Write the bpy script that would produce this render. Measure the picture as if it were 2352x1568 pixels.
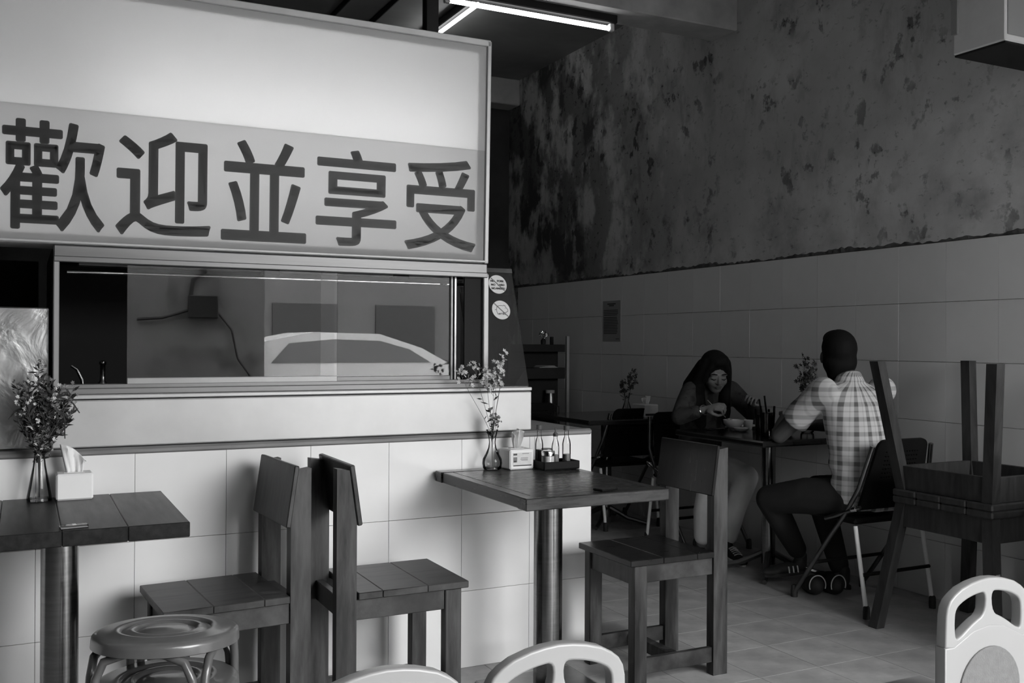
import bpy, bmesh, math, random
from mathutils import Vector, Matrix, Euler

random.seed(7)
sc = bpy.context.scene
COL = sc.collection
for o in list(bpy.data.objects):
    bpy.data.objects.remove(o)
PI = math.pi

# ------------------------------------------------------------------ camera
def cam_axes(yaw, pitch, roll):
    F0 = Vector((math.sin(yaw), math.cos(yaw), 0)); R0 = Vector((math.cos(yaw), -math.sin(yaw), 0)); U0 = Vector((0, 0, 1))
    F = F0 * math.cos(pitch) + U0 * math.sin(pitch); U = -F0 * math.sin(pitch) + U0 * math.cos(pitch)
    return R0 * math.cos(roll) + U * math.sin(roll), -R0 * math.sin(roll) + U * math.cos(roll), F

cd = bpy.data.cameras.new('camera'); cam = bpy.data.objects.new('camera', cd); COL.objects.link(cam)
cd.sensor_width = 36.0; cd.lens = 36.0 * 2244.34 / 2352.0; cd.clip_start = 0.05; cd.clip_end = 200
_r, _u, _f = cam_axes(.4651, .0019, .0049)
cam.matrix_world = Matrix(((_r.x, _u.x, -_f.x, 0), (_r.y, _u.y, -_f.y, 0), (_r.z, _u.z, -_f.z, 1.273), (0, 0, 0, 1)))
sc.camera = cam

# ------------------------------------------------------------------ world, exposure
wd = bpy.data.worlds.new('overcast_sky'); sc.world = wd; wd.use_nodes = True
wbg = wd.node_tree.nodes['Background']
wbg.inputs[0].default_value = (.9, .9, .9, 1); wbg.inputs[1].default_value = 20.0
sc.view_settings.view_transform = 'Standard'
try: sc.view_settings.look = 'None'
except Exception: pass
sc.view_settings.exposure = 0.12; sc.view_settings.gamma = 1.0; sc.view_settings.use_curve_mapping = False
sc.display_settings.display_device = 'sRGB'
sc.cycles.transparent_max_bounces = 20; sc.cycles.max_bounces = 8; sc.cycles.diffuse_bounces = 3; sc.cycles.glossy_bounces = 3; sc.cycles.transmission_bounces = 4
sc.cycles.use_adaptive_sampling = True; sc.cycles.adaptive_threshold = .03; sc.cycles.adaptive_min_samples = 16
# the open shop front behind the camera guides the sky light into the room (a portal gives off no light itself)
OPX0, OPX1, OPZ, OPY = .55, 4.12, 3.1, -1.0
pl = bpy.data.lights.new('shopfront_portal', 'AREA'); pl.shape = 'RECTANGLE'; pl.size = OPX1 - OPX0; pl.size_y = OPZ
pl.cycles.is_portal = True
po = bpy.data.objects.new('shopfront_portal', pl); COL.objects.link(po)
po.location = ((OPX0 + OPX1) / 2, OPY, OPZ / 2); po.rotation_euler = (math.radians(90), 0, 0)   # faces into the room (+Y)

# ------------------------------------------------------------------ materials
def nt(m):
    m.use_nodes = True
    return m.node_tree, m.node_tree.nodes, m.node_tree.links

def g(v): return (v, v, v, 1)

MATS = {}
def mat(name, col=.5, rough=.5, metal=0.0, var=0.0, vscale=6.0, stretch=(1, 1, 1), rand=0.0, bump=0.0, bscale=40.0,
        spec=.5, detail=5.0, coat=0.0, dark=None, dscale=8.0, dlo=.55, dhi=.7, emis=0.0, rvar=0.0):
    """principled with procedural grey variation; dark = (value) of blotches thresholded from a second noise"""
    m = bpy.data.materials.new(name); t, N, L = nt(m); MATS[name] = m
    b = N['Principled BSDF']
    b.inputs['Roughness'].default_value = rough; b.inputs['Metallic'].default_value = metal
    b.inputs['Specular IOR Level'].default_value = spec; b.inputs['Coat Weight'].default_value = coat
    tc = N.new('ShaderNodeTexCoord'); mp = N.new('ShaderNodeMapping'); mp.inputs['Scale'].default_value = stretch
    L.new(tc.outputs['Object'], mp.inputs['Vector'])
    no = N.new('ShaderNodeTexNoise'); no.inputs['Scale'].default_value = vscale; no.inputs['Detail'].default_value = detail
    no.inputs['Roughness'].default_value = .6
    L.new(mp.outputs[0], no.inputs['Vector'])
    mr = N.new('ShaderNodeMapRange'); mr.inputs['From Min'].default_value = .34; mr.inputs['From Max'].default_value = .66
    mr.inputs['To Min'].default_value = col * (1 - var); mr.inputs['To Max'].default_value = col * (1 + var)
    L.new(no.outputs['Fac'], mr.inputs['Value'])
    cur = mr.outputs[0]
    if rand:
        oi = N.new('ShaderNodeObjectInfo'); r2 = N.new('ShaderNodeMapRange')
        r2.inputs['To Min'].default_value = 1 - rand; r2.inputs['To Max'].default_value = 1 + rand
        L.new(oi.outputs['Random'], r2.inputs['Value'])
        mu = N.new('ShaderNodeMath'); mu.operation = 'MULTIPLY'; L.new(cur, mu.inputs[0]); L.new(r2.outputs[0], mu.inputs[1]); cur = mu.outputs[0]
    if dark is not None:
        n2 = N.new('ShaderNodeTexNoise'); n2.inputs['Scale'].default_value = dscale; n2.inputs['Detail'].default_value = 7
        L.new(mp.outputs[0], n2.inputs['Vector'])
        r3 = N.new('ShaderNodeMapRange'); r3.interpolation_type = 'SMOOTHSTEP'
        r3.inputs['From Min'].default_value = dlo; r3.inputs['From Max'].default_value = dhi
        L.new(n2.outputs['Fac'], r3.inputs['Value'])
        mx = N.new('ShaderNodeMix'); mx.data_type = 'FLOAT'
        L.new(r3.outputs[0], mx.inputs[0]); L.new(cur, mx.inputs[2]); mx.inputs[3].default_value = dark; cur = mx.outputs[0]
    L.new(cur, b.inputs['Base Color'])
    if rvar:
        r4 = N.new('ShaderNodeMapRange'); r4.inputs['To Min'].default_value = max(.03, rough - rvar); r4.inputs['To Max'].default_value = rough + rvar
        L.new(no.outputs['Fac'], r4.inputs['Value']); L.new(r4.outputs[0], b.inputs['Roughness'])
    if bump:
        n3 = N.new('ShaderNodeTexNoise'); n3.inputs['Scale'].default_value = bscale; n3.inputs['Detail'].default_value = 4
        L.new(mp.outputs[0], n3.inputs['Vector'])
        bm = N.new('ShaderNodeBump'); bm.inputs['Strength'].default_value = bump; bm.inputs['Distance'].default_value = .01
        L.new(n3.outputs['Fac'], bm.inputs['Height']); L.new(bm.outputs[0], b.inputs['Normal'])
    if emis:
        b.inputs['Emission Color'].default_value = g(1); b.inputs['Emission Strength'].default_value = emis
    return m

def emitter(name, s):
    m = bpy.data.materials.new(name); t, N, L = nt(m); N.clear()
    e = N.new('ShaderNodeEmission'); e.inputs[0].default_value = g(1); e.inputs[1].default_value = s
    o = N.new('ShaderNodeOutputMaterial'); L.new(e.outputs[0], o.inputs[0]); MATS[name] = m; return m

def glass(name, tint=.92, refl=1.0, rough=0.0, refl_haze=0.0):
    """thin sheet or blown glass: clear, with Fresnel reflection"""
    m = bpy.data.materials.new(name); t, N, L = nt(m); N.clear()
    tr = N.new('ShaderNodeBsdfTransparent'); tr.inputs[0].default_value = g(tint)
    gl = N.new('ShaderNodeBsdfGlossy'); gl.inputs['Roughness'].default_value = rough; gl.inputs[0].default_value = g(refl)
    fr = N.new('ShaderNodeFresnel'); fr.inputs[0].default_value = 1.62
    mx = N.new('ShaderNodeMixShader'); L.new(fr.outputs[0], mx.inputs[0]); L.new(tr.outputs[0], mx.inputs[1]); L.new(gl.outputs[0], mx.inputs[2])
    if refl_haze:                                                # pale diffuse veil standing in for the street's reflection
        df = N.new('ShaderNodeBsdfDiffuse'); df.inputs[0].default_value = g(.5); m2 = N.new('ShaderNodeMixShader'); m2.inputs[0].default_value = refl_haze
        L.new(mx.outputs[0], m2.inputs[1]); L.new(df.outputs[0], m2.inputs[2]); mx = m2
    o = N.new('ShaderNodeOutputMaterial'); L.new(mx.outputs[0], o.inputs[0]); MATS[name] = m; return m

def blown_glass(name, edge=.35):
    """blown glass wall: clear when seen straight on, greyer where the line of sight runs along the wall"""
    m = bpy.data.materials.new(name); t, N, L = nt(m); N.clear()
    lw = N.new('ShaderNodeLayerWeight'); lw.inputs[0].default_value = .18
    mr = N.new('ShaderNodeMapRange'); mr.inputs['To Min'].default_value = .95; mr.inputs['To Max'].default_value = edge
    L.new(lw.outputs['Facing'], mr.inputs['Value'])
    tr = N.new('ShaderNodeBsdfTransparent'); L.new(mr.outputs[0], tr.inputs[0])
    gl = N.new('ShaderNodeBsdfGlossy'); gl.inputs['Roughness'].default_value = .02
    fr = N.new('ShaderNodeFresnel'); fr.inputs[0].default_value = 1.33
    mx = N.new('ShaderNodeMixShader'); L.new(fr.outputs[0], mx.inputs[0]); L.new(tr.outputs[0], mx.inputs[1]); L.new(gl.outputs[0], mx.inputs[2])
    o = N.new('ShaderNodeOutputMaterial'); L.new(mx.outputs[0], o.inputs[0]); MATS[name] = m; return m

def acrylic(name, col, trans):
    """backlit sign face: scatters room light back and lets the lamps inside the box shine through"""
    m = bpy.data.materials.new(name); t, N, L = nt(m); N.clear()
    d = N.new('ShaderNodeBsdfDiffuse'); d.inputs[0].default_value = g(col)
    tl = N.new('ShaderNodeBsdfTranslucent'); tl.inputs[0].default_value = g(trans)
    mx = N.new('ShaderNodeMixShader'); mx.inputs[0].default_value = .5
    L.new(d.outputs[0], mx.inputs[1]); L.new(tl.outputs[0], mx.inputs[2])
    o = N.new('ShaderNodeOutputMaterial'); L.new(mx.outputs[0], o.inputs[0]); MATS[name] = m; return m

def plaster_mat():
    m = bpy.data.materials.new('mouldy_plaster'); t, N, L = nt(m); MATS[m.name] = m
    b = N['Principled BSDF']; b.inputs['Roughness'].default_value = .85; b.inputs['Specular IOR Level'].default_value = .2
    tc = N.new('ShaderNodeTexCoord')
    def noise(scale, st, det, lo, hi, inv=False, rgh=.62):
        mp = N.new('ShaderNodeMapping'); mp.inputs['Scale'].default_value = st; L.new(tc.outputs['Object'], mp.inputs['Vector'])
        n = N.new('ShaderNodeTexNoise'); n.inputs['Scale'].default_value = scale; n.inputs['Detail'].default_value = det; n.inputs['Roughness'].default_value = rgh
        L.new(mp.outputs[0], n.inputs['Vector'])
        r = N.new('ShaderNodeMapRange'); r.interpolation_type = 'SMOOTHSTEP'
        r.inputs['From Min'].default_value = lo; r.inputs['From Max'].default_value = hi
        if inv: r.inputs['To Min'].default_value = 1; r.inputs['To Max'].default_value = 0
        L.new(n.outputs['Fac'], r.inputs['Value']); return r.outputs[0]
    def math_(op, a, c):
        q = N.new('ShaderNodeMath'); q.operation = op; q.use_clamp = True
        for i, v in enumerate((a, c)):
            if isinstance(v, (int, float)): q.inputs[i].default_value = v
            else: L.new(v, q.inputs[i])
        return q.outputs[0]
    cloud = noise(1.05, (1, 1, 1.1), 7, .50, .74)           # soft damp clouds
    mask = noise(1.5, (1, 1, 1), 4, .42, .60)               # where the paint has chipped
    chips = noise(9.0, (1, 1, .75), 5, .55, .62)
    specks = noise(24, (1, .7, 1.2), 4, .60, .66)
    streak = noise(6.0, (1, 1, .40), 8, .50, .64)           # running stains
    sp = N.new('ShaderNodeSeparateXYZ'); L.new(tc.outputs['Object'], sp.inputs[0])
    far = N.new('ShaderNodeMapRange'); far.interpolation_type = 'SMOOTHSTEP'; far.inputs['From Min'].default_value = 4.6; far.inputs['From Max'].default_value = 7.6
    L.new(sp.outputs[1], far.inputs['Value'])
    mould_dim = noise(3.2, (1, 1, .6), 9, .40, .54)              # mould thickened toward the far end, also painting in its dimmer light
    f = math_('MULTIPLY', math_('MULTIPLY', mould_dim, far.outputs[0]), .85)
    f = math_('ADD', f, math_('MULTIPLY', cloud, .62))
    f = math_('ADD', f, math_('MULTIPLY', math_('MULTIPLY', chips, mask), .62))
    f = math_('ADD', f, math_('MULTIPLY', math_('MULTIPLY', streak, mask), .25))
    f = math_('ADD', f, math_('MULTIPLY', specks, .30))
    base = noise(.9, (1, 1, 1), 6, .3, .7)
    bc = N.new('ShaderNodeMapRange'); bc.inputs['To Min'].default_value = PLB[0]; bc.inputs['To Max'].default_value = PLB[1]; L.new(base, bc.inputs['Value'])
    mx = N.new('ShaderNodeMix'); mx.data_type = 'FLOAT'; L.new(f, mx.inputs[0]); L.new(bc.outputs[0], mx.inputs[2]); mx.inputs[3].default_value = PLB[2]
    L.new(mx.outputs[0], b.inputs['Base Color'])
    n3 = N.new('ShaderNodeTexNoise'); n3.inputs['Scale'].default_value = 9; n3.inputs['Detail'].default_value = 8; L.new(tc.outputs['Object'], n3.inputs['Vector'])
    bm = N.new('ShaderNodeBump'); bm.inputs['Strength'].default_value = .25; bm.inputs['Distance'].default_value = .02
    L.new(n3.outputs['Fac'], bm.inputs['Height']); L.new(bm.outputs[0], b.inputs['Normal'])
    return m
PLB = (.42, .62, .075)

def plaid_mat(name):
    m = bpy.data.materials.new(name); t, N, L = nt(m); MATS[name] = m
    b = N['Principled BSDF']; b.inputs['Roughness'].default_value = .9; b.inputs['Specular IOR Level'].default_value = .1
    tc = N.new('ShaderNodeTexCoord'); sp = N.new('ShaderNodeSeparateXYZ'); L.new(tc.outputs['Object'], sp.inputs[0])
    def M(op, a, c=0.0):
        q = N.new('ShaderNodeMath'); q.operation = op
        for i, v in enumerate((a, c)):
            if isinstance(v, (int, float)): q.inputs[i].default_value = v
            else: L.new(v, q.inputs[i])
        return q.outputs[0]
    def band(src, period, off, w):
        fr = M('FRACT', M('ADD', M('DIVIDE', src, period), off))
        d = M('ABSOLUTE', M('SUBTRACT', fr, .5))
        r = N.new('ShaderNodeMapRange'); r.interpolation_type = 'SMOOTHSTEP'
        r.inputs['From Min'].default_value = w; r.inputs['From Max'].default_value = w + .06
        r.inputs['To Min'].default_value = 1; r.inputs['To Max'].default_value = 0
        L.new(d, r.inputs['Value']); return r.outputs[0]
    u = M('MULTIPLY', M('ARCTAN2', sp.outputs[0], M('SUBTRACT', .06, sp.outputs[1])), .165); v = sp.outputs[2]
    col = .60
    tot = M('MULTIPLY', band(u, .074, .1, .14), .44)
    tot = M('ADD', tot, M('MULTIPLY', band(v, .071, .62, .12), .34))
    tot = M('ADD', tot, M('MULTIPLY', band(u, .074, .55, .015), .16))
    tot = M('ADD', tot, M('MULTIPLY', band(v, .071, .10, .018), .20))
    c = M('MULTIPLY', M('SUBTRACT', 1.0, tot), col)
    c = M('MAXIMUM', c, .06)
    L.new(c, b.inputs['Base Color'])
    return m

mat('white_tile', .74, .22, var=.03, vscale=3, rand=.025, rvar=.05)
mat('wall_tile', .72, .30, var=.03, vscale=3, rand=.02, rvar=.05)
mat('grout', .035, .95, spec=.1)
mat('floor_tile', .36, .42, var=.22, vscale=7, rand=.05, detail=9, dark=.14, dscale=9, dlo=.60, dhi=.82, rvar=.1, bump=.05, bscale=60)
mat('ceiling_paint', .24, .9, var=.15, vscale=2)
mat('beam_paint', .42, .85, var=.2, vscale=3)
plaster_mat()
mat('rough_lip', .07, .95, var=.6, vscale=14, bump=.8, bscale=20)
mat('dark_wall', .05, .9, var=.3, vscale=2)
mat('front_plaster', .11, .85, var=.2, vscale=2, dark=.06, dscale=3, dlo=.5, dhi=.7)
mat('wood_chair', .036, .42, spec=.32, var=.75, vscale=5, stretch=(1.5, 9, 1.5), detail=9, dark=.012, dscale=3.5, dlo=.5, dhi=.75, rvar=.12)
mat('wood_chair_v', .036, .45, spec=.3, var=.8, vscale=4, stretch=(6, 6, .8), detail=9, dark=.012, dscale=3.5, dlo=.5, dhi=.75, rvar=.12)
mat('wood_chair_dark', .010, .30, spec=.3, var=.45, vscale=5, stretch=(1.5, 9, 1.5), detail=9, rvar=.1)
mat('wood_table_dark', .018, .36, spec=.18, var=.35, vscale=5, stretch=(9, 1, 9), detail=8, rvar=.1)
mat('wood_table', .028, .28, spec=.35, var=.5, vscale=7, stretch=(1, 9, 9), detail=9, rvar=.10)
mat('wood_table_y', .024, .3, spec=.35, var=.5, vscale=7, stretch=(9, 1, 9), detail=9, rvar=.10)
mat('wood_stool', .030, .5, var=.45, vscale=6, stretch=(6, 6, .8), detail=8)
mat('black_laminate', .018, .16, var=.1)
mat('steel', .24, .20, metal=1, var=.12, vscale=9, stretch=(1, 1, 12), rvar=.08)
mat('steel_dark', .20, .30, metal=1, var=.2, vscale=8)
mat('steel_panel', .47, .38, metal=.25, var=.07, vscale=3.5, rvar=.08, dark=.42, dscale=5, dlo=.68, dhi=.85)
mat('aluminium', .17, .42, metal=.55, var=.12, vscale=4, stretch=(.3, 1, 6))
mat('aluminium_light', .30, .4, metal=.3, var=.05)
mat('sign_frame', .40, .5, metal=.3, var=.1)
mat('ledge_trim', .16, .45, var=.25, vscale=6, stretch=(.5, 3, 6))
mat('ledge_top', .28, .5, var=.1)
mat('chrome', .8, .08, metal=1)
mat('pale_metal', .90, .3)
mat('black_metal', .014, .55, var=.2, spec=.2)
mat('black_plastic', .008, .5, var=.2, spec=.12)
mat('dark_void', .012, .9)
mat('white_plastic', .26, .36, var=.02, vscale=3)
mat('grey_pad', .13, .75, var=.08, vscale=60, bump=.25, bscale=220)
mat('red_enamel', .105, .28, var=.2, vscale=5, coat=.3, dark=.2, dscale=14, dlo=.66, dhi=.74)
mat('paper_white', .78, .85, var=.02)
mat('tissue_white', .74, .95, var=.02)
mat('paper_grey', .30, .85, var=.05)
mat('print_dark', .05, .7)
mat('print_mid', .18, .7)
mat('label_paper', .58, .6, var=.05, vscale=40)
mat('letter_dark', .065, .45, var=.04)
mat('sticker_white', .62, .5)
mat('sauce_dark', .02, .2)
mat('sauce_mid', .16, .3, var=.1)
mat('jar_fill', .50, .7, var=.15, vscale=80)
mat('cork', .075, .7)
mat('stem', .10, .7, var=.3)
mat('leaf_dark', .030, .7, var=.4)
mat('petal', .55, .8, var=.2, vscale=80)
mat('petal_mid', .15, .8, var=.35, vscale=80)
mat('skin', .20, .55, var=.06, vscale=12)
mat('skin_man', .085, .55, var=.06, vscale=12)
mat('hair', .008, .75, spec=.12)
mat('blouse', .035, .85, var=.25, vscale=25, dark=.015, dscale=22, dlo=.56, dhi=.60)
mat('trousers_light', .80, .9, var=.08, vscale=6)
mat('trousers_dark', .016, .9, var=.2)
mat('shoe_dark', .022, .7)
mat('shoe_white', .62, .7)
mat('lips', .11, .5)
plaid_mat('plaid')
mat('porcelain', .88, .2)
mat('box_white', .60, .6, var=.06, vscale=5)
mat('asphalt', .09, .9, var=.2)
mat('facade', .09, .9, var=.12, vscale=.5)
mat('facade_dark', .018, .6)
mat('car_paint', .36, .25, coat=.5)
mat('car_glass', .05, .15)
mat('rubber', .02, .7)
emitter('tube_glow', 9.0)
emitter('sign_lamp_glow', 19.0)
glass('pane_glass', .80)
glass('pane_glass_dark', .55, refl_haze=.03)
blown_glass('vase_glass', .80)
blown_glass('bottle_glass', .82)
acrylic('acrylic_white', .60, .80)
acrylic('acrylic_grey', .46, .62)

# foil-like polished sheet with swirl marks
def foil_mat():
    m = mat('swirled_steel', .60, .34, metal=1, var=.3, vscale=5)
    t, N, L = nt(m); b = N['Principled BSDF']
    tc = N.new('ShaderNodeTexCoord'); n = N.new('ShaderNodeTexNoise'); n.inputs['Scale'].default_value = 5; n.inputs['Detail'].default_value = 4
    n.inputs['Distortion'].default_value = 2.5
    L.new(tc.outputs['Object'], n.inputs['Vector']); bm = N.new('ShaderNodeBump'); bm.inputs['Strength'].default_value = .22; bm.inputs['Distance'].default_value = .02
    L.new(n.outputs['Fac'], bm.inputs['Height']); L.new(bm.outputs[0], b.inputs['Normal'])
foil_mat()

# ------------------------------------------------------------------ mesh helpers
def link(name, me, m=None, parent=None):
    o = bpy.data.objects.new(name, me); COL.objects.link(o)
    if m and me and not me.materials: me.materials.append(MATS[m] if isinstance(m, str) else m)
    if parent: o.parent = parent
    return o

_boxcache = {}
class MB:
    def __init__(s): s.v = []; s.f = []
    def add(s, vs, fs):
        n = len(s.v); s.v += [tuple(v) for v in vs]; s.f += [tuple(i + n for i in f) for f in fs]; return s
    def box(s, x0, x1, y0, y1, z0, z1, bev=0.0, M=None):
        if bev:
            bm = bmesh.new(); bmesh.ops.create_cube(bm, size=1)
            for v in bm.verts: v.co = Vector((x0 + (v.co.x + .5) * (x1 - x0), y0 + (v.co.y + .5) * (y1 - y0), z0 + (v.co.z + .5) * (z1 - z0)))
            b = min(bev, .45 * min(abs(x1 - x0), abs(y1 - y0), abs(z1 - z0)))
            bmesh.ops.bevel(bm, geom=bm.edges[:], offset=b, segments=1, affect='EDGES')
            bm.verts.index_update()
            vs = [v.co.copy() for v in bm.verts]; fs = [[v.index for v in f.verts] for f in bm.faces]; bm.free()
        else:
            vs = [Vector(p) for p in ((x0, y0, z0), (x1, y0, z0), (x1, y1, z0), (x0, y1, z0), (x0, y0, z1), (x1, y0, z1), (x1, y1, z1), (x0, y1, z1))]
            fs = [(3, 2, 1, 0), (4, 5, 6, 7), (0, 1, 5, 4), (1, 2, 6, 5), (2, 3, 7, 6), (3, 0, 4, 7)]
        if M: vs = [M @ v for v in vs]
        return s.add(vs, fs)
    def tube(s, pts, r, n=10, cap=True, closed=False):
        pts = [Vector(p) for p in pts]; k = len(pts)
        rs = r if isinstance(r, (list, tuple)) else [r] * k
        tang = []
        for i in range(k):
            a = pts[(i - 1) % k] if (closed or i > 0) else pts[i]
            b = pts[(i + 1) % k] if (closed or i < k - 1) else pts[i]
            tang.append((b - a).normalized())
        up = Vector((0, 0, 1)) if abs(tang[0].z) < .9 else Vector((1, 0, 0))
        nrm = (up - tang[0] * up.dot(tang[0])).normalized(); vs = []
        for i in range(k):
            nrm = (nrm - tang[i] * nrm.dot(tang[i]))
            nrm = nrm.normalized() if nrm.length > 1e-6 else tang[i].orthogonal().normalized()
            bn = tang[i].cross(nrm)
            for j in range(n):
                a = 2 * PI * j / n; vs.append(pts[i] + (nrm * math.cos(a) + bn * math.sin(a)) * rs[i])
        fs = []
        for i in range(k if closed else k - 1):
            i2 = (i + 1) % k
            for j in range(n):
                j2 = (j + 1) % n; fs.append((i * n + j, i * n + j2, i2 * n + j2, i2 * n + j))
        if cap and not closed:
            fs.append(tuple(reversed(range(n)))); fs.append(tuple(range((k - 1) * n, k * n)))
        return s.add(vs, fs)
    def lathe(s, prof, n=32, c=(0, 0, 0), M=None, sx=1.0, sy=1.0):
        vs = []; fs = []
        for r, z in prof:
            for j in range(n):
                a = 2 * PI * j / n; p = Vector((c[0] + r * math.cos(a) * sx, c[1] + r * math.sin(a) * sy, c[2] + z)); vs.append(M @ p if M else p)
        for i in range(len(prof) - 1):
            for j in range(n):
                j2 = (j + 1) % n; fs.append((i * n + j, i * n + j2, (i + 1) * n + j2, (i + 1) * n + j))
        if prof[0][0] > 1e-6: fs.append(tuple(reversed(range(n))))
        if prof[-1][0] > 1e-6: fs.append(tuple(range((len(prof) - 1) * n, len(prof) * n)))
        return s.add(vs, fs)
    def prism(s, poly, y0, y1, M=None):
        """polygon in (x, z) extruded along y"""
        n = len(poly)
        vs = [Vector((p[0], y0, p[1])) for p in poly] + [Vector((p[0], y1, p[1])) for p in poly]
        if M: vs = [M @ v for v in vs]
        fs = [tuple(range(n)), tuple(reversed(range(n, 2 * n)))] + [(i, n + i, n + (i + 1) % n, (i + 1) % n) for i in range(n)]
        return s.add(vs, fs)
    def ell(s, c, r, M=None, n=16, k=10):
        vs = []; fs = []; c = Vector(c)
        for i in range(k + 1):
            th = PI * i / k
            for j in range(n):
                a = 2 * PI * j / n
                p = c + Vector((r[0] * math.sin(th) * math.cos(a), r[1] * math.sin(th) * math.sin(a), r[2] * math.cos(th)))
                vs.append(M @ p if M else p)
        for i in range(k):
            for j in range(n):
                j2 = (j + 1) % n; fs.append((i * n + j, (i + 1) * n + j, (i + 1) * n + j2, i * n + j2))
        return s.add(vs, fs)
    def loft(s, rings, n=20, M=None):
        """rings: (cx, cy, cz, rx, ry) horizontal ellipses, capped"""
        vs = []; fs = []
        for cx, cy, cz, rx, ry in rings:
            for j in range(n):
                a = 2 * PI * j / n; p = Vector((cx + rx * math.cos(a), cy + ry * math.sin(a), cz)); vs.append(M @ p if M else p)
        k = len(rings)
        for i in range(k - 1):
            for j in range(n):
                j2 = (j + 1) % n; fs.append((i * n + j, i * n + j2, (i + 1) * n + j2, (i + 1) * n + j))
        fs.append(tuple(reversed(range(n)))); fs.append(tuple(range((k - 1) * n, k * n)))
        return s.add(vs, fs)
    def chain(s, pr, n=12, M=None):
        """rounded limb: list of ((x,y,z), r)"""
        for i, (p, r) in enumerate(pr):
            s.ell(p if not M else M @ Vector(p), (r, r, r), n=n, k=8)
        for (p, r), (q, t) in zip(pr, pr[1:]):
            a, b = Vector(p), Vector(q)
            if M: a, b = M @ a, M @ b
            if (b - a).length > 1e-5: s.tube([a, b], [r, t], n=n)
        return s
    def mesh(s, name='mesh'):
        me = bpy.data.meshes.new(name); me.from_pydata(s.v, [], s.f); me.update(); return me
    def build(s, name, m, parent=None, smooth=False, ang=40):
        me = s.mesh(name)
        bm = bmesh.new(); bm.from_mesh(me); bmesh.ops.remove_doubles(bm, verts=bm.verts[:], dist=1e-6)
        bmesh.ops.recalc_face_normals(bm, faces=bm.faces[:]); bm.to_mesh(me); bm.free()
        if smooth:
            me.polygons.foreach_set('use_smooth', [True] * len(me.polygons)); me.set_sharp_from_angle(angle=math.radians(ang))
        return link(name, me, m, parent)

def organic(mb, name, m, parent, voxel=.008, it=6, fac=.5):
    """fuse overlapping closed shapes into one continuous surface"""
    me = mb.mesh('tmp'); o = bpy.data.objects.new('tmp', me); COL.objects.link(o)
    r = o.modifiers.new('r', 'REMESH'); r.mode = 'VOXEL'; r.voxel_size = voxel; r.use_smooth_shade = True
    if it:
        k = o.modifiers.new('s', 'SMOOTH'); k.iterations = it; k.factor = fac
    dg = bpy.context.evaluated_depsgraph_get(); dg.update()
    nm = bpy.data.meshes.new_from_object(o.evaluated_get(dg)); nm.name = name
    bpy.data.objects.remove(o); bpy.data.meshes.remove(me)
    nm.polygons.foreach_set('use_smooth', [True] * len(nm.polygons)); nm.materials.clear()
    return link(name, nm, m, parent)

def curve_mesh(splines, extrude, bevel=0.0, res=2):
    """closed 2D outlines (even-odd holes) -> solid mesh in the XZ plane, thickness along Y"""
    cu = bpy.data.curves.new('c', 'CURVE'); cu.dimensions = '2D'; cu.fill_mode = 'BOTH'; cu.extrude = extrude; cu.bevel_depth = bevel; cu.bevel_resolution = res
    for pts in splines:
        sp = cu.splines.new('POLY'); sp.points.add(len(pts) - 1)
        for p, q in zip(sp.points, pts): p.co = (q[0], q[1], 0, 1)
        sp.use_cyclic_u = True
    return _curve_eval(cu)

def _curve_eval(cu):
    o = bpy.data.objects.new('c', cu); COL.objects.link(o)
    dg = bpy.context.evaluated_depsgraph_get(); dg.update()
    me = bpy.data.meshes.new_from_object(o.evaluated_get(dg)); bpy.data.objects.remove(o); bpy.data.curves.remove(cu)
    for v in me.vertices: x, y, z = v.co; v.co = (x, -z, y)
    me.materials.clear()
    return me

def text_mesh(s, w=None, h=None, extrude=.0006, offset=0.0, bold=0.0):
    cu = bpy.data.curves.new('t', 'FONT'); cu.body = s; cu.size = 1; cu.extrude = 0.0; cu.offset = offset; cu.resolution_u = 4
    cu.extrude = extrude if not (w or h) else extrude
    me = _curve_eval(cu)
    xs = [v.co.x for v in me.vertices]; zs = [v.co.z for v in me.vertices]
    x0, x1, z0, z1 = min(xs), max(xs), min(zs), max(zs)
    kx = w / (x1 - x0) if w else None; kz = h / (z1 - z0) if h else None
    if kx is None: kx = kz
    if kz is None: kz = kx
    for v in me.vertices: v.co.x = (v.co.x - (x0 + x1) / 2) * kx; v.co.z = (v.co.z - (z0 + z1) / 2) * kz
    if bold:
        base = [v.co.copy() for v in me.vertices]; fs = [tuple(p.vertices) for p in me.polygons]; mb = MB()
        fx = 1 - 2 * bold / (max(c.x for c in base) * 2); fz = 1 - 2 * bold / (max(c.z for c in base) * 2)
        for q in range(8):
            a = PI / 4 * q; dx, dz = bold * math.cos(a), bold * math.sin(a)
            mb.add([Vector((c.x * fx + dx, c.y, c.z * fz + dz)) for c in base], fs)
        bpy.data.meshes.remove(me); me = mb.mesh('glyph')
    return me

def spl(pts, n=6):
    """smooth curve through points"""
    P = [Vector(p) for p in pts]; P = [P[0] * 2 - P[1]] + P + [P[-1] * 2 - P[-2]]; out = []
    for i in range(1, len(P) - 2):
        a, b_, c, d_ = P[i - 1:i + 3]
        for q in range(n):
            t_ = q / n; out.append(.5 * (b_ * 2 + (c - a) * t_ + (a * 2 - b_ * 5 + c * 4 - d_) * t_ ** 2 + (b_ * 3 - a - c * 3 + d_) * t_ ** 3))
    return out + [P[-2]]

def arc(cx, cz, r, a0, a1, n=8, rz=None):
    rz = r if rz is None else rz
    return [(cx + r * math.cos(math.radians(a0 + (a1 - a0) * i / n)), cz + rz * math.sin(math.radians(a0 + (a1 - a0) * i / n))) for i in range(n + 1)]

def tag(o, label=None, cat=None, group=None, kind=None):
    if label: o['label'] = label
    if cat: o['category'] = cat
    if group: o['group'] = group
    if kind: o['kind'] = kind
    return o

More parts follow.
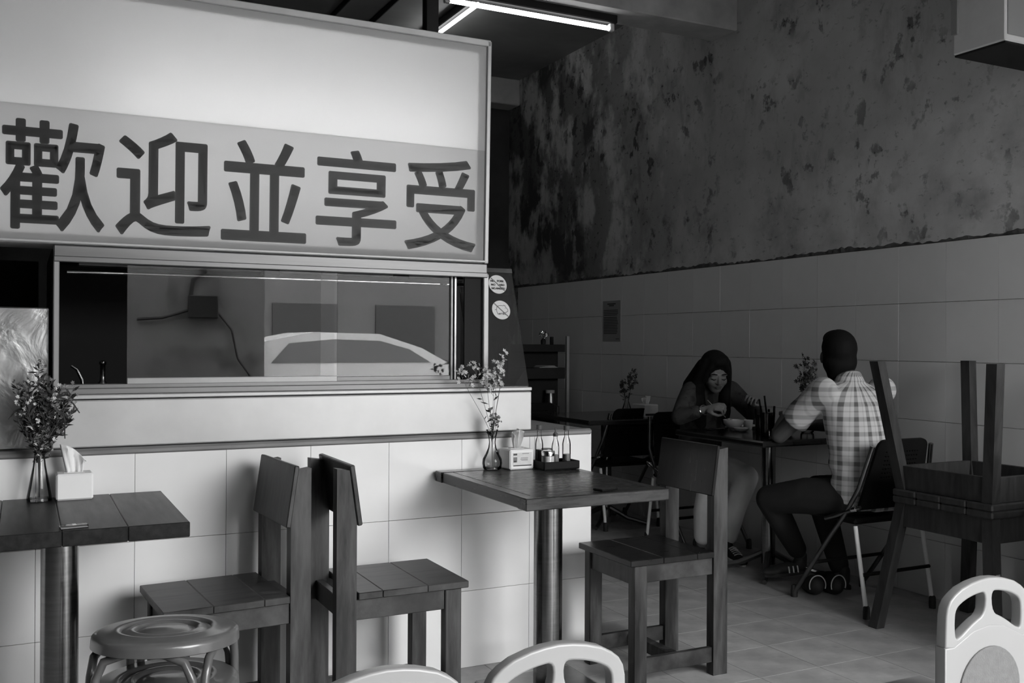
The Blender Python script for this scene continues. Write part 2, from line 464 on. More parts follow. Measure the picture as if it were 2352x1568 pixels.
def thing(name, label, cat, loc=(0, 0, 0), rz=0.0, group=None):
    o = bpy.data.objects.new(name, None); COL.objects.link(o); o.empty_display_size = .05
    o.location = loc; o.rotation_euler = (0, 0, rz); return tag(o, label, cat, group)

def struct(o): o['kind'] = 'structure'; return o

def dup(root, loc, rz, label=None, group=None):
    def cp(o, par):
        c = o.copy(); COL.objects.link(c); c.parent = par
        for ch in list(o.children): cp(ch, c)
        return c
    r = cp(root, None); r.location = loc; r.rotation_euler = (0, 0, rz)
    if label: r['label'] = label
    if group: r['group'] = group
    return r

YC, XW, CEIL = 3.508, 4.126, 3.72

# ================================================================== SETTING
XL, YB, YF = -3.6, 8.3, -1.0
# floor: screed slab with 30 cm tiles on a 295 x 300 mm grid, joints recessed
floor = struct(MB().box(XL, XW + .1, YF - .2, YB + .1, -.12, -.0018).build('floor', 'grout'))
FTX, FTY = .295, .300
tile_me = MB().box(.0011, FTX - .0011, .0011, FTY - .0011, -.006, 0).mesh('floor_tile'); tile_me.materials.append(MATS['floor_tile'])
rest = MB(); cells = []
i0 = int(math.floor((XL - 2.53) / FTX)); i1 = int((XW - 2.53) / FTX)
for i in range(i0 + 1, i1 + 1):
    for j in range(int((YF - 3.51) / FTY), int((YB - 3.51) / FTY)):
        x, y = 2.53 + i * FTX, 3.51 + j * FTY
        near = (x > .8 and 1.7 < y < 7.2 and x < XW - .2) and not (x < 2.2 and y > 3.5)
        cells.append((x, y, near))
for x, y, near in cells:
    w = min(FTX - .0015, XW - x)
    if near and w > FTX - .01:
        o = link('tile', tile_me, None, floor); o.location = (x, y, 0)
    else:
        rest.box(x + .0015, x + w, y + .0015, y + FTY - .0015, -.012, 0)
tag(rest.build('floor_tiles', 'floor_tile', floor), kind='stuff')

# right wall: mouldy plaster above a tile dado
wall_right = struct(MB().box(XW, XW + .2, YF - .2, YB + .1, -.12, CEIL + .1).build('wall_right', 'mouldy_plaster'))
WT, WTOP = .2937, 1.79
wt_me = {}
zs = [WTOP, 1.49, 1.19, .89, .59, .29, 0.0]
for k in range(-4, 30):
    ya = 6.9067 - (k + 1) * WT; yb = ya + WT
    if yb > YB: continue
    for j in range(6):
        z1, z0 = zs[j], zs[j + 1]; h = round(z1 - z0, 3)
        if h not in wt_me:
            wt_me[h] = MB().box(-.011, .002, .0005, WT - .0005, .0012, h - .0012, .0004).mesh('wall_tile'); wt_me[h].materials.append(MATS['wall_tile'])
        if ya < .2 and j > -1 and ya < -2.2: continue
        o = link('tile', wt_me[h], None, wall_right); o.location = (XW + random.uniform(-.0004, .0004), ya, z0)
# ragged broken plaster lip where the dado stops
lip = MB(); n = 420; vs = []; fs = []
for i in range(n + 1):
    y = -1.5 + (YB + 1.4) * i / n
    t = .020 + .007 * math.sin(i * .11) + .005 * math.sin(i * .37) + random.uniform(-.006, .008); d = random.uniform(.003, .009)
    vs += [(XW + .002, y, WTOP + .001), (XW - .004 - d * .3, y, WTOP + .002), (XW - d, y, WTOP + t * .6), (XW + .002, y, WTOP + t)]
for i in range(n):
    for q in range(3): fs.append((i * 4 + q, i * 4 + q + 1, i * 4 + 5 + q, i * 4 + 4 + q))
lip.add(vs, fs); struct(lip.build('trim_1', 'rough_lip'))

struct(MB().box(XL - .2, XW + .2, YB, YB + .2, -.12, CEIL + .1).build('wall_back', 'dark_wall'))
struct(MB().box(XL - .2, XL, YF - .2, YB + .2, -.12, CEIL + .1).build('wall_left', 'dark_wall'))
# front wall behind the camera, open to the street on its right
wf = MB().box(XL - .2, OPX0, YF - .2, YF, -.12, CEIL + .1).box(OPX0, XW + .2, YF - .2, YF, OPZ, CEIL + .1)
struct(wf.build('wall_front', 'front_plaster'))
struct(MB().box(XL - .2, XW + .2, YF - .2, YB + .2, CEIL, CEIL + .15).build('ceiling', 'ceiling_paint'))
struct(MB().box(XL, XW, 4.99, 5.25, 3.30, CEIL, .008).build('trim_2', 'beam_paint'))       # ceiling beam
struct(MB().box(XL, XW, 8.08, 8.30, 3.48, CEIL, .008).build('trim_3', 'beam_paint'))       # far beam
# conduits on the ceiling behind the sign
for x, z in ((2.36, 3.705), (2.05, 3.70)):
    tag(MB().tube([(x, 5.3, z), (x, 8.0, z)], .018, 8).build('ceiling_conduit', 'black_metal', smooth=True),
        ('thin dark conduit on the ceiling nearest the tube lamps' if x > 2.2 else 'thin dark conduit on the ceiling further from the tube lamps'), 'conduit', 'ceiling conduits')

def tube_lamp(label, loc, rz, ln=1.16, body_h=.055):
    t = thing('tube_lamp', label, 'lamp', loc, rz, 'ceiling tube lamps')
    MB().box(-ln / 2, ln / 2, -.03, .03, .028, .028 + body_h, .006).build('lamp_body', 'black_metal', t)
    MB().tube([(-ln / 2 + .03, 0, 0), (ln / 2 - .03, 0, 0)], .0145, 10).build('fluorescent_tube', 'tube_glow', t, True)
    for sx in (-1, 1):
        MB().box(sx * (ln / 2 - .03) - .016, sx * (ln / 2 - .03) + .016, -.016, .016, -.018, .03, .004).build('lamp_holder', 'box_white', t)
    return t
tube_lamp('lit fluorescent tube lamp under the ceiling beam', (2.70, 5.13, 3.222), 0)
tube_lamp('lit fluorescent tube lamp on the ceiling behind the sign top, end on', (2.82, 6.66, 3.625), PI / 2)

# boxed lamp cabinet on the right wall, near the top of the frame
t = thing('wall_cabinet', 'white box fixed high on the mouldy wall at the top right corner', 'cabinet', (0, 0, 0))
MB().box(3.62, XW - .002, 2.69, 2.945, 2.535, 3.35, .006).build('cabinet_body', 'box_white', t)
MB().box(3.612, 3.622, 2.915, 2.95, 2.62, 3.35, .003).build('edge_strip', 'white_plastic', t)
MB().box(3.63, XW - .003, 2.684, 2.691, 2.56, 3.34, .003).build('front_panel', 'white_plastic', t)
MB().tube([(3.605, 2.85, 2.98), (3.607, 2.79, 2.74)], .009, 8).build('stay_bar', 'black_metal', t, True)
MB().box(3.625, XW - .004, 2.695, 2.94, 2.526, 2.536, .002).build('bottom_panel', 'black_metal', t)

# ------------------------------------------------------------------ tiled counter
ct = thing('tiled_counter', 'long counter faced with glossy white square tiles under the food stall', 'counter', (0, 0, 0))
MB().box(-1.75, 2.127, YC + .009, 4.25, 0, .90).build('counter_core', 'grout', ct)
colx = [-1.757 + .3 * i for i in range(13)] + [1.8655, 2.135]
ctile = {}
for xa, xb in zip(colx, colx[1:]):
    for j in range(3):
        w = round(xb - xa, 4)
        if w not in ctile:
            ctile[w] = MB().box(.0006, w - .0006, 0, .011, .0008, .2992, .0006).mesh('counter_tile'); ctile[w].materials.append(MATS['white_tile'])
        o = link('tile', ctile[w], None, ct); o.location = (xa, YC + random.uniform(-.0004, .0004), .3 * j)
for j in range(3):
    for q in range(2):
        if .3 not in ctile: pass
        o = MB().box(0, .011, .0011, .2989, .0011, .2989, .0013).build('tile', 'white_tile', ct); o.location = (2.126, YC + .01 + .3 * q, .3 * j)
MB().box(-1.76, 2.137, YC - .006, YC + .03, .893, .919, .008).build('ledge_trim', 'ledge_trim', ct)
MB().box(-1.76, 2.118, YC + .028, 4.26, .900, .9175, .003).build('ledge_top', 'ledge_top', ct)
MB().box(2.118, 2.137, YC + .03, 4.26, .893, .9165, .007).build('ledge_end', 'ledge_trim', ct)

# ------------------------------------------------------------------ food stall display case on the counter
st = thing('display_case', 'aluminium framed glass display case standing on the tiled counter', 'display case', (0, YC, 0))
MB().box(.089, 1.853, .004, .030, .922, 1.078, .004).build('apron_panel', 'steel_panel', st)
MB().box(.089, 1.853, .000, .034, 1.082, 1.096, .003).build('apron_cap', 'steel_panel', st)
MB().box(.089, 1.853, .034, .72, .921, 1.090).build('case_base', 'dark_void', st)
MB().box(.091, 1.652, .004, .075, 1.545, 1.588, .004).build('top_rail', 'aluminium', st)
MB().box(.091, 1.652, -.002, .008, 1.532, 1.552, .003).build('top_rail_lip', 'aluminium', st)
MB().box(.091, .109, .002, .07, 1.096, 1.548, .003).build('post', 'aluminium_light', st)
MB().box(1.635, 1.658, .002, .07, 1.096, 1.548, .003).build('post', 'aluminium_light', st)
MB().box(.109, 1.66, .006, .075, 1.096, 1.118, .003).build('window_sill', 'aluminium', st)
for k, yy in enumerate((.012, .034, .056)):
    MB().box(.109, 1.635, yy, yy + .006, 1.117, 1.130, .001).build('sill_track', 'aluminium', st)
# sliding panes: middle and right
p = MB().box(.318, 1.047, .024, .028, 1.128, 1.540).build('window_pane', 'pane_glass', st)
MB().box(.318, 1.047, .020, .032, 1.128, 1.150, .002).build('pane_shoe', 'aluminium_light', p)
p = MB().box(.99, 1.512, .044, .048, 1.128, 1.540).build('window_pane', 'pane_glass', st)
MB().box(.99, 1.512, .040, .052, 1.128, 1.146, .002).build('pane_shoe', 'aluminium', p)
MB().box(1.508, 1.519, .036, .056, 1.128, 1.540, .002).build('pane_stile', 'aluminium', p)
MB().box(1.523, 1.534, .036, .056, 1.128, 1.540, .002).build('pane_stile', 'steel_dark', p)
MB().box(1.56, 1.635, .020, .030, 1.118, 1.540, .001).build('end_panel', 'dark_void', st)
# inside: dark lining, chrome rail, lamp battens
MB().box(.10, 1.84, .70, .715, 1.09, 1.60).build('back_panel', 'dark_void', st)
MB().box(.10, 1.65, .075, .715, 1.575, 1.588).build('roof_panel', 'black_metal', st)
MB().box(.0865, .0895, .03, .715, 1.097, 1.575).build('side_panel', 'black_metal', st)
MB().tube([(.135, .10, 1.507), (1.60, .10, 1.507)], .0075, 12).build('chrome_rail', 'chrome', st, True)
MB().box(.17, 1.60, .115, .15, 1.528, 1.542, .003).build('lamp_batten', 'steel_dark', st)
for x in (.82, 1.33):
    MB().box(x - .035, x + .035, .11, .16, 1.518, 1.545, .006).build('batten_clip', 'black_metal', st)
# leaning wing pane on the right end
W0, W1 = (.030, 1.098), (.195, 1.588)
def wing(name, x0, x1, z0, z1, off, th, m, par):
    def P(x, z, d):
        k = (z - W0[1]) / (W1[1] - W0[1]); return Vector((x, W0[0] + (W1[0] - W0[0]) * k + d, z))
    vs = [P(x0, z0, off), P(x1, z0, off), P(x1, z1, off), P(x0, z1, off), P(x0, z0, off + th), P(x1, z0, off + th), P(x1, z1, off + th), P(x0, z1, off + th)]
    return MB().add(vs, [(0, 1, 2, 3), (7, 6, 5, 4), (0, 4, 5, 1), (1, 5, 6, 2), (2, 6, 7, 3), (3, 7, 4, 0)]).build(name, m, par)
wp = wing('wing_pane', 1.60, 1.853, 1.098, 1.575, 0, .005, 'pane_glass_dark', st)
wing('wing_top_bar', 1.60, 1.853, 1.570, 1.588, -.004, .014, 'steel_dark', st)
wing('wing_bar', 1.60, 1.853, 1.478, 1.481, .006, .004, 'steel_dark', st)
MB().box(1.66, 1.853, .04, .24, 1.096, 1.10).build('wing_shelf', 'steel_dark', st)

# round stickers on the wing pane
lean = math.atan2(W1[0] - W0[0], W1[1] - W0[1])
def sticker(name, label, x, z, draw):
    k = (z - W0[1]) / (W1[1] - W0[1]); y = YC + W0[0] + (W1[0] - W0[0]) * k - .002
    t = thing(name, label, 'sticker', (x, y, z)); t.rotation_euler = (-lean, 0, 0)
    me = curve_mesh([arc(0, 0, .0415, 0, 360 - 10, 35)], .0006); link('sticker_disc', me, 'sticker_white', t)
    draw(t)
    MB().box(-.0405, .0405, -.0018, -.0010, -.0022, .0022, 0, Matrix.Rotation(math.radians(45), 4, 'Y')).build('strike_bar', 'print_mid', t)
    return t
def words(t):
    for s, z, w in (('NO   PORK', .0145, .062), ('NO   LARD', -.002, .062), ('NO.ANGCIU', -.0185, .062)):
        me = text_mesh(s, w=w, h=.0095, extrude=.0005, bold=.0005); o = link('lettering', me, 'print_dark', t); o.location = (0, -.0012, z)
def pig(t):
    def stroke(pts, r=.0009): MB().tube([(x, -.0012, z) for x, z in pts], r, 6).build('drawn_line', 'print_dark', t)
    stroke([(-.021, .004), (-.017, .014), (-.008, .019), (.004, .019), (.012, .018)])
    stroke([(.012, .018), (.016, .022), (.018, .017), (.022, .020), (.022, .014)])
    stroke([(.022, .014), (.027, .006), (.031, .003), (.031, -.004), (.024, -.009), (.016, -.012), (.006, -.014), (-.013, -.0155)], .0010)
    stroke([(-.021, .004), (-.0215, -.006), (-.0165, -.020)])
    stroke([(-.021, .0), (-.026, .002), (-.028, -.001)])
    for x in (-.0165, -.009, .003, .010): stroke([(x, -.0145), (x, -.021), (x + .005, -.021), (x + .005, -.0145)])
    stroke([(.019, .009), (.0205, .008)], .0012)
sticker('round_sticker', 'upper round white sticker with struck-through words on the stall glass', 1.777, 1.519, words)
sticker('round_sticker', 'lower round white sticker with a struck-through pig on the stall glass', 1.776, 1.411, pig)

# things seen through the window
t = thing('ladle', 'steel ladle handle curving up inside the dark left end of the display case', 'ladle', (.16, YC + .16, 1.0905))
MB().tube([(.03, 0, .005), (.026, 0, .05), (.010, 0, .085), (-.008, 0, .098)], [.006, .006, .005, .005], 8).build('handle', 'steel', t, True)
MB().lathe([(.0, 0), (.03, .004), (.042, .022), (.044, .028)], 16, (.035, .03, 0)).build('bowl', 'steel', t, True)
t = thing('oil_bottle', 'small steel topped bottle inside the dark left end of the display case', 'bottle', (.252, YC + .16, 1.0905))
MB().lathe([(.02, 0), (.021, .03), (.010, .045), (.009, .06)], 14).build('bottle_body', 'steel_dark', t, True)
MB().lathe([(.0085, .058), (.009, .10), (.012, .104), (.012, .112), (.004, .115)], 12).build('bottle_neck', 'steel', t, True)

# ------------------------------------------------------------------ sheet steel panel left of the case
t = thing('steel_sheet', 'swirled shiny steel sheet propped behind the flowers at the left edge', 'panel', (0, 0, 0))
MB().box(-.75, .083, YC + .05, YC + .062, .92, 1.383, .004).build('sheet', 'swirled_steel', t)
MB().box(.030, .055, YC + .062, YC + .09, .92, 1.37, .002).build('stiffener', 'black_metal', t)
MB().box(-1.7, .055, YC + .55, YC + .56, .92, 1.57).build('backing', 'dark_void', t)

# ------------------------------------------------------------------ backlit sign box
SX0, SX1, SZ0, SZ1 = -1.35, 1.650, 1.589, 2.462
sg = thing('sign_box', 'large backlit white sign box with dark Chinese characters on a grey band', 'sign', (0, YC, SZ0 + .001))
sg.rotation_euler = (math.radians(1.5), 0, 0)
H = SZ1 - SZ0; BAND = 2.032 - SZ0; D = .30
b = MB().box(SX0, SX1, .012, D, 0, .014).box(SX0, SX1, .012, D, H - .014, H).box(SX0, SX0 + .014, .012, D, 0, H).box(SX1 - .014, SX1, .012, D, 0, H).box(SX0, SX1, D - .01, D, 0, H)
b.build('sign_housing', 'box_white', sg)
fr = MB().box(SX0, SX1, -.004, .018, H - .022, H + .004, .003); fr.build('frame_rail', 'sign_frame', sg)
MB().box(SX0, SX1, -.004, .018, .001, .012, .003).build('frame_rail', 'sign_frame', sg)
MB().box(SX1 - .016, SX1 + .003, -.004, .018, -.002, H, .003).build('frame_stile', 'aluminium_light', sg)
MB().box(SX0, SX1 - .014, .004, .007, BAND, H - .018).build('sign_face_white', 'acrylic_white', sg)
MB().box(SX0, SX1 - .014, .004, .007, .008, BAND).build('sign_face_band', 'acrylic_grey', sg)
# inner flange that shades the rim of the face
fl = MB().box(SX0, SX1 - .014, .0085, .012, H - .052, H - .01).box(SX0, SX1, .0085, .012, .010, .034).box(SX1 - .050, SX1 - .012, .0085, .012, .03, H - .05)
fl.build('inner_flange', 'sign_frame', sg)
for z in (.25, .52):
    MB().tube([(-1.2, .21, z), (.12, .21, z)], .013, 8).build('sign_lamp', 'sign_lamp_glow' if z < .4 else 'box_white', sg, True)     # the upper left tube is out
    MB().tube([(.24, .21, z), (1.56, .21, z)], .013, 8).build('sign_lamp', 'sign_lamp_glow', sg, True)
for ch, x0, x1 in (('歡', -.065, .244), ('迎', .277, .586), ('並', .620, .922), ('享', .956, 1.267), ('受', 1.300, 1.598)):
    me = text_mesh(ch, w=x1 - x0, h=.356, extrude=.0008, bold=.0042); o = link('character', me, 'letter_dark', sg)
    o.location = ((x0 + x1) / 2, .0028, (1.627 + 1.987) / 2 - SZ0)
t = thing('sign_post', 'dark steel post rising from the sign box to the ceiling', 'post', (0, 0, 0))
MB().box(1.512, 1.568, YC + .32, YC + .37, 2.30, CEIL, .003).build('post_tube', 'black_metal', t)
MB().box(1.36, 1.57, YC + .315, YC + .37, 2.30, 2.47, .004).build('mount_plate', 'black_metal', t)

# paper notice on the tile dado
t = thing('wall_notice', 'printed paper notice stuck on the tiled right wall', 'notice', (XW - .013, 6.467, 1.452))
MB().box(0, .0012, -.127, .127, -.160, .157).build('sheet', 'paper_grey', t)
for z, a, c in ((.132, -.06, .06), (.119, -.035, .035)): MB().box(-.0006, .0001, a, c, z - .005, z + .005).build('print_line', 'print_dark', t)
for i in range(15):
    z = .083 - i * .0125 - (.006 if i > 3 else 0)
    MB().box(-.0006, .0001, -.095 + random.uniform(0, .02), .112, z - .003, z + .003).build('print_line', 'print_dark', t)
MB().box(-.0006, .0001, -.112, -.06, -.143, -.138).build('print_line', 'print_dark', t)

# ================================================================== STREET OUTSIDE (seen only as a reflection in the stall glass)
struct(MB().box(-30, 40, -40, YF - .2, -.3, -.1).build('ground_street', 'asphalt'))
t = thing('street_wall', 'plastered wall outside the shop front, mirrored in the stall window', 'wall', (0, -3.6, -.1))
MB().box(-1.2, 2.35, -.2, 0, 0, 4.2).build('wall_slab', 'front_plaster', t)
MB().box(1.55, 1.85, 0, .10, 1.62, 1.86, .01).build('meter_box', 'black_metal', t)
MB().tube([(1.72, .03, 4.15), (1.72, .03, 2.1), (1.60, .03, 2.02), (1.58, .03, 1.86)], .022, 8).build('conduit', 'black_metal', t, True)
MB().tube([(1.55, .03, 1.70), (1.30, .03, 1.62), (1.05, .03, 1.60)], .015, 8).build('conduit', 'black_metal', t, True)
MB().tube([(1.84, .03, 1.70), (2.0, .03, 1.50), (2.06, .03, 1.2), (2.2, .03, 1.0)], .012, 8).build('conduit', 'black_metal', t, True)
t = thing('shop_block', 'pale low shop block across the street, mirrored in the stall window', 'building', (0, -21, -.1))
MB().box(-20, 30, -4, 0, 0, 3.9).build('block_wall', 'facade', t)
for k in range(9):
    x = -6 + k * 3.1
    MB().box(x, x + 1.9, -.05, .06, .3, 2.5).build('shop_opening', 'facade_dark', t)
me = text_mesh('DBS', h=.5, extrude=.02, bold=.03); o = link('shop_lettering', me, 'paper_white', t); o.location = (12.6, .08, 3.0); o.rotation_euler = (0, 0, PI)
t = thing('car', 'pale hatchback parked in the street, mirrored in the stall window', 'car', (4.6, -7.4, -.1))
side = [(-2.1, .35), (-2.15, .75), (-2.0, 1.02), (-1.6, 1.38), (-.9, 1.52), (.1, 1.5), (.75, 1.30), (1.25, 1.04), (1.95, .90), (2.1, .65), (2.1, .33)]
MB().prism(side, -.82, .82).build('car_body', 'car_paint', t)
MB().prism([(-1.5, 1.08), (-1.25, 1.36), (-.6, 1.42), (.1, 1.4), (.55, 1.28), (.9, 1.08)], -.83, .83).build('side_window', 'car_glass', t)
for x in (-1.35, 1.35):
    for y in (-.75, .75):
        MB().lathe([(.0, -.1), (.22, -.1), (.31, -.07), (.31, .07), (.22, .1), (.0, .1)], 20, M=Matrix.Translation((x, y, .31)) @ Matrix.Rotation(PI / 2, 4, 'X')).build('wheel', 'rubber', t, True)

# unseen chest freezer added beside the view to shade the floor behind it
t = thing('added_shade_freezer', 'added unseen chest freezer by the right wall, put there to shade the floor', 'freezer', (3.74, 1.62, 0))
MB().box(-.36, .36, -.62, .52, .04, .86, .02).build('cabinet', 'box_white', t)
MB().box(-.365, .365, -.625, .525, .862, .92, .015).build('lid', 'box_white', t)
MB().tube([(-.365, -.10, .88), (-.39, -.10, .89), (-.39, .10, .89), (-.365, .10, .88)], .008, 8).build('lid_handle', 'black_metal', t, True)
for sx in (-.30, .30):
    for sy in (-.56, .46): MB().lathe([(.03, 0), (.03, .04)], 12, (sx, sy, 0)).build('foot', 'rubber', t, True)

# ================================================================== WOODEN CHAIRS
def wooden_chair(label, loc, rz, group, flat='wood_chair'):
    """x forward from the rear face of the back posts, y across"""
    t = thing('wooden_chair', label, 'chair', loc, rz, group); HW = .178
    for s in (-1, 1):
        y0, y1 = (HW - .042, HW) if s > 0 else (-HW, -HW + .042)
        MB().prism([(0, 0), (.066, 0), (.066, .70), (.042, .868), (0, .874)], y0, y1).build('back_leg', 'wood_chair_v', t)
        MB().box(.372, .430, y0, y1, 0, .455, .003).build('front_leg', 'wood_chair_v', t)
        ya, yb = (HW - .030, HW - .008) if s > 0 else (-HW + .008, -HW + .030)
        MB().box(.066, .372, ya, yb, .388, .455, .002).build('side_rail', 'wood_chair', t)
        MB().box(.066, .372, ya, yb, .050, .108, .002).build('side_stretcher', 'wood_chair', t)
    MB().box(.398, .422, -HW + .042, HW - .042, .380, .455, .002).build('front_rail', 'wood_chair', t)
    MB().box(.02, .045, -HW + .042, HW - .042, .388, .455, .002).build('rear_rail', 'wood_chair', t)
    MB().box(.20, .24, -HW + .03, HW - .03, .055, .100, .002).build('cross_stretcher', 'wood_chair', t)
    # three seat planks, the last notched between the posts
    for a, b_ in ((.070, .1506), (.1512, .3056), (.3062, .452)):
        MB().box(a, b_, -HW - .010, HW + .010, .4555, .4785, .0022).build('seat_plank', flat, t)
    # reclined back board resting on the tapered front edge of the posts
    M = Matrix.Translation((.0672, 0, .690)) @ Matrix.Rotation(-math.atan2(.026, .182), 4, 'Y')
    MB().box(.0005, .0165, -HW - .006, HW + .006, 0, .195, .003, M).build('back_board', flat, t)
    return t
wooden_chair('brown wooden chair with its seat toward the round stool, back to back with another', (.812, 3.235, 0), PI + .07, 'wooden chairs at the counter')
wooden_chair('brown wooden chair facing the sauce-tray table, back to back with another', (.890, 3.175, 0), 0, 'wooden chairs at the counter')
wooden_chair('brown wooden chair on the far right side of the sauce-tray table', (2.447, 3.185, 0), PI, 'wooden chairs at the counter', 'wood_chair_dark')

# ================================================================== TABLES
def pedestal(t, x, y, top, r=.052, plate=.22):
    MB().lathe([(r, .012), (r, top)], 32, (x, y, 0)).build('pedestal', 'steel', t, True)
    MB().lathe([(r + .02, .012), (r + .018, .018), (r + .001, .024)], 32, (x, y, 0)).build('collar', 'steel_dark', t, True)
    MB().box(x - plate, x + plate, y - plate, y + plate, 0, .012, .004).build('base_plate', 'steel_dark', t)
    MB().box(x - .15, x + .15, y - .15, y + .15, top - .006, top, .002).build('top_plate', 'black_metal', t)
# right hand table: framed planks
TZ = .782
tb = thing('dining_table', 'framed plank wooden table with sauce tray and steel pedestal', 'table', (0, 0, 0), 0, 'pedestal tables')
x0, x1, y0, y1 = 1.425, 1.975, 2.735, 3.495
MB().box(x0, x1, y0, y0 + .062, TZ - .040, TZ, .003).build('edge_board', 'wood_table', tb)
MB().box(x0, x1, y1 - .062, y1, TZ - .040, TZ, .003).build('edge_board', 'wood_table', tb)
MB().box(x0 + .006, x0 + .05, y0 + .0625, y1 - .0625, TZ - .040, TZ - .0015, .003).build('side_board', 'wood_table_y', tb)
MB().box(x1 - .05, x1 - .006, y0 + .0625, y1 - .0625, TZ - .040, TZ - .0015, .003).build('side_board', 'wood_table_y', tb)
for k in range(5):
    a = y0 + .0628 + k * .1269
    MB().box(x0 + .0505, x1 - .0505, a, a + .1264, TZ - .030, TZ - .0012, .0007).build('plank', 'wood_table', tb)
pedestal(tb, 1.722, 3.13, TZ - .040, .0525, .20)
# left hand table: dark planks
TL = .770
tb = thing('dining_table', 'dark stained plank table with tissue box at the left edge', 'table', (0, 0, 0), 0, 'pedestal tables')
x0, x1, y0, y1 = -.30, .424, 2.845, 3.480
xs = [x0, -.205, -.052, .098, .262, x1]
for a, b_ in zip(xs, xs[1:]):
    MB().box(a + .0004, b_ - .0004, y0, y1, TL - .042, TL, .0022).build('plank', 'wood_table_dark', tb)
MB().box(x0 + .05, x1 - .05, y0 + .24, y0 + .30, TL - .07, TL - .0425, .003).build('cleat', 'wood_table_dark', tb)
pedestal(tb, .105, 3.20, TL - .042, .052, .2)
# diners' table and the rear table: black laminate
def dark_table(label, x0, x1, y0, y1, z):
    t = thing('dining_table', label, 'table', (0, 0, 0), 0, 'pedestal tables')
    MB().box(x0, x1, y0, y1, z - .032, z, .008).build('table_top', 'black_laminate', t)
    cx, cy = (x0 + x1) / 2, (y0 + y1) / 2
    MB().lathe([(.038, .05), (.038, z - .032)], 24, (cx, cy, 0)).build('pedestal', 'steel', t, True)
    for k in range(4):
        a = PI / 4 + PI / 2 * k
        MB().tube([(cx + .03 * math.cos(a), cy + .03 * math.sin(a), .11), (cx + .16 * math.cos(a), cy + .16 * math.sin(a), .045), (cx + .30 * math.cos(a), cy + .30 * math.sin(a), .014)], [.018, .016, .013], 8).build('foot', 'steel_dark', t, True)
    MB().box(cx - .12, cx + .12, cy - .12, cy + .12, z - .04, z - .032).build('top_plate', 'black_metal', t)
    return t
dark_table('black topped table where the two diners eat against the tiled wall', 3.37, 4.105, 3.86, 4.62, .780)
dark_table('black topped table with a tissue box at the back of the room', 3.34, 4.10, 5.52, 6.30, .765)

# ================================================================== FOLDING CHAIRS (facing +y)
def folding_chair(label, loc, rz):
    t = thing('folding_chair', label, 'chair', loc, rz, 'black folding chairs'); HW = .235
    for s in (-1, 1):
        x = s * HW
        l = MB().tube([(x, .235, .0), (x, .225, .03), (x, -.02, .36), (x, -.10, .46), (x * .97, -.185, .60), (x * .82, -.235, .80)], .0115, 10).build('front_leg', 'steel_dark', t, True)
        MB().lathe([(.017, 0), (.018, .03), (.015, .055), (.012, .06)], 12, (x, .232, 0)).build('rubber_foot', 'rubber', l, True)
        l = MB().tube([(x * .93, -.225, 0), (x * .93, -.215, .08), (x * .93, -.155, .42)], .0105, 10).build('rear_leg', 'pale_metal', t, True)
        MB().lathe([(.016, 0), (.017, .03), (.015, .055), (.011, .06)], 12, (x * .93, -.225, 0)).build('rubber_foot', 'rubber', l, True)
        MB().tube([(x, -.20, .515), (x, -.14, .492), (x, -.05, .455), (x, .02, .43)], [.008, .011, .012, .010], 10).build('side_tube', 'steel_dark', t, True)
        MB().lathe([(.0125, -.016), (.0135, -.012), (.0135, .012), (.0125, .016)], 12, M=Matrix.Translation((x, -.165, .502)) @ Matrix.Rotation(1.2, 4, 'X')).build('chrome_sleeve', 'chrome', t, True)
    MB().tube([(-HW * .93, -.205, .20), (HW * .93, -.205, .20)], .009, 8).build('cross_bar', 'black_metal', t, True)
    MB().tube([(-HW, .10, .20), (HW, .10, .20)], .009, 8).build('cross_bar', 'black_metal', t, True)
    MB().box(-HW + .012, HW - .012, -.16, .22, .425, .452, .012).build('seat', 'black_plastic', t)
    # moulded back with rounded corners and rows of slots
    w0, w1, z0, z1, r = .205, .165, .0, .345, .045
    out = [(-w0, z0), (w0, z0)] + [(w1 - r + r * math.cos(a), z1 - r + r * math.sin(a)) for a in [PI / 2 * i / 6 for i in range(7)]] + [(-w1 + r - r * math.sin(a), z1 - r + r * math.cos(a)) for a in [PI / 2 * i / 6 for i in range(7)]]
    holes = []
    for rr in range(7):
        for cc in range(13):
            cx, cz = (cc - 6) * .017, .285 - rr * .021
            holes.append([(cx - .005, cz - .0035), (cx - .005, cz + .0035), (cx + .005, cz + .0035), (cx + .005, cz - .0035)])
    me = curve_mesh([out] + holes, .007); o = link('backrest', me, 'black_plastic', t)
    o.location = (0, -.155, .495); o.rotation_euler = (math.atan2(.085, .33), 0, 0)
    return t
folding_chair('black folding chair under the man in the plaid shirt', (3.735, 3.545, 0), 0)
folding_chair('black folding chair standing empty at the rear table', (3.77, 5.87, 0), 0)
folding_chair('black folding chair under the woman in the dark blouse', (3.83, 5.02, 0), PI)
folding_chair('black folding chair mostly hidden behind the tiled counter at the rear', (3.42, 6.66, 0), 0)

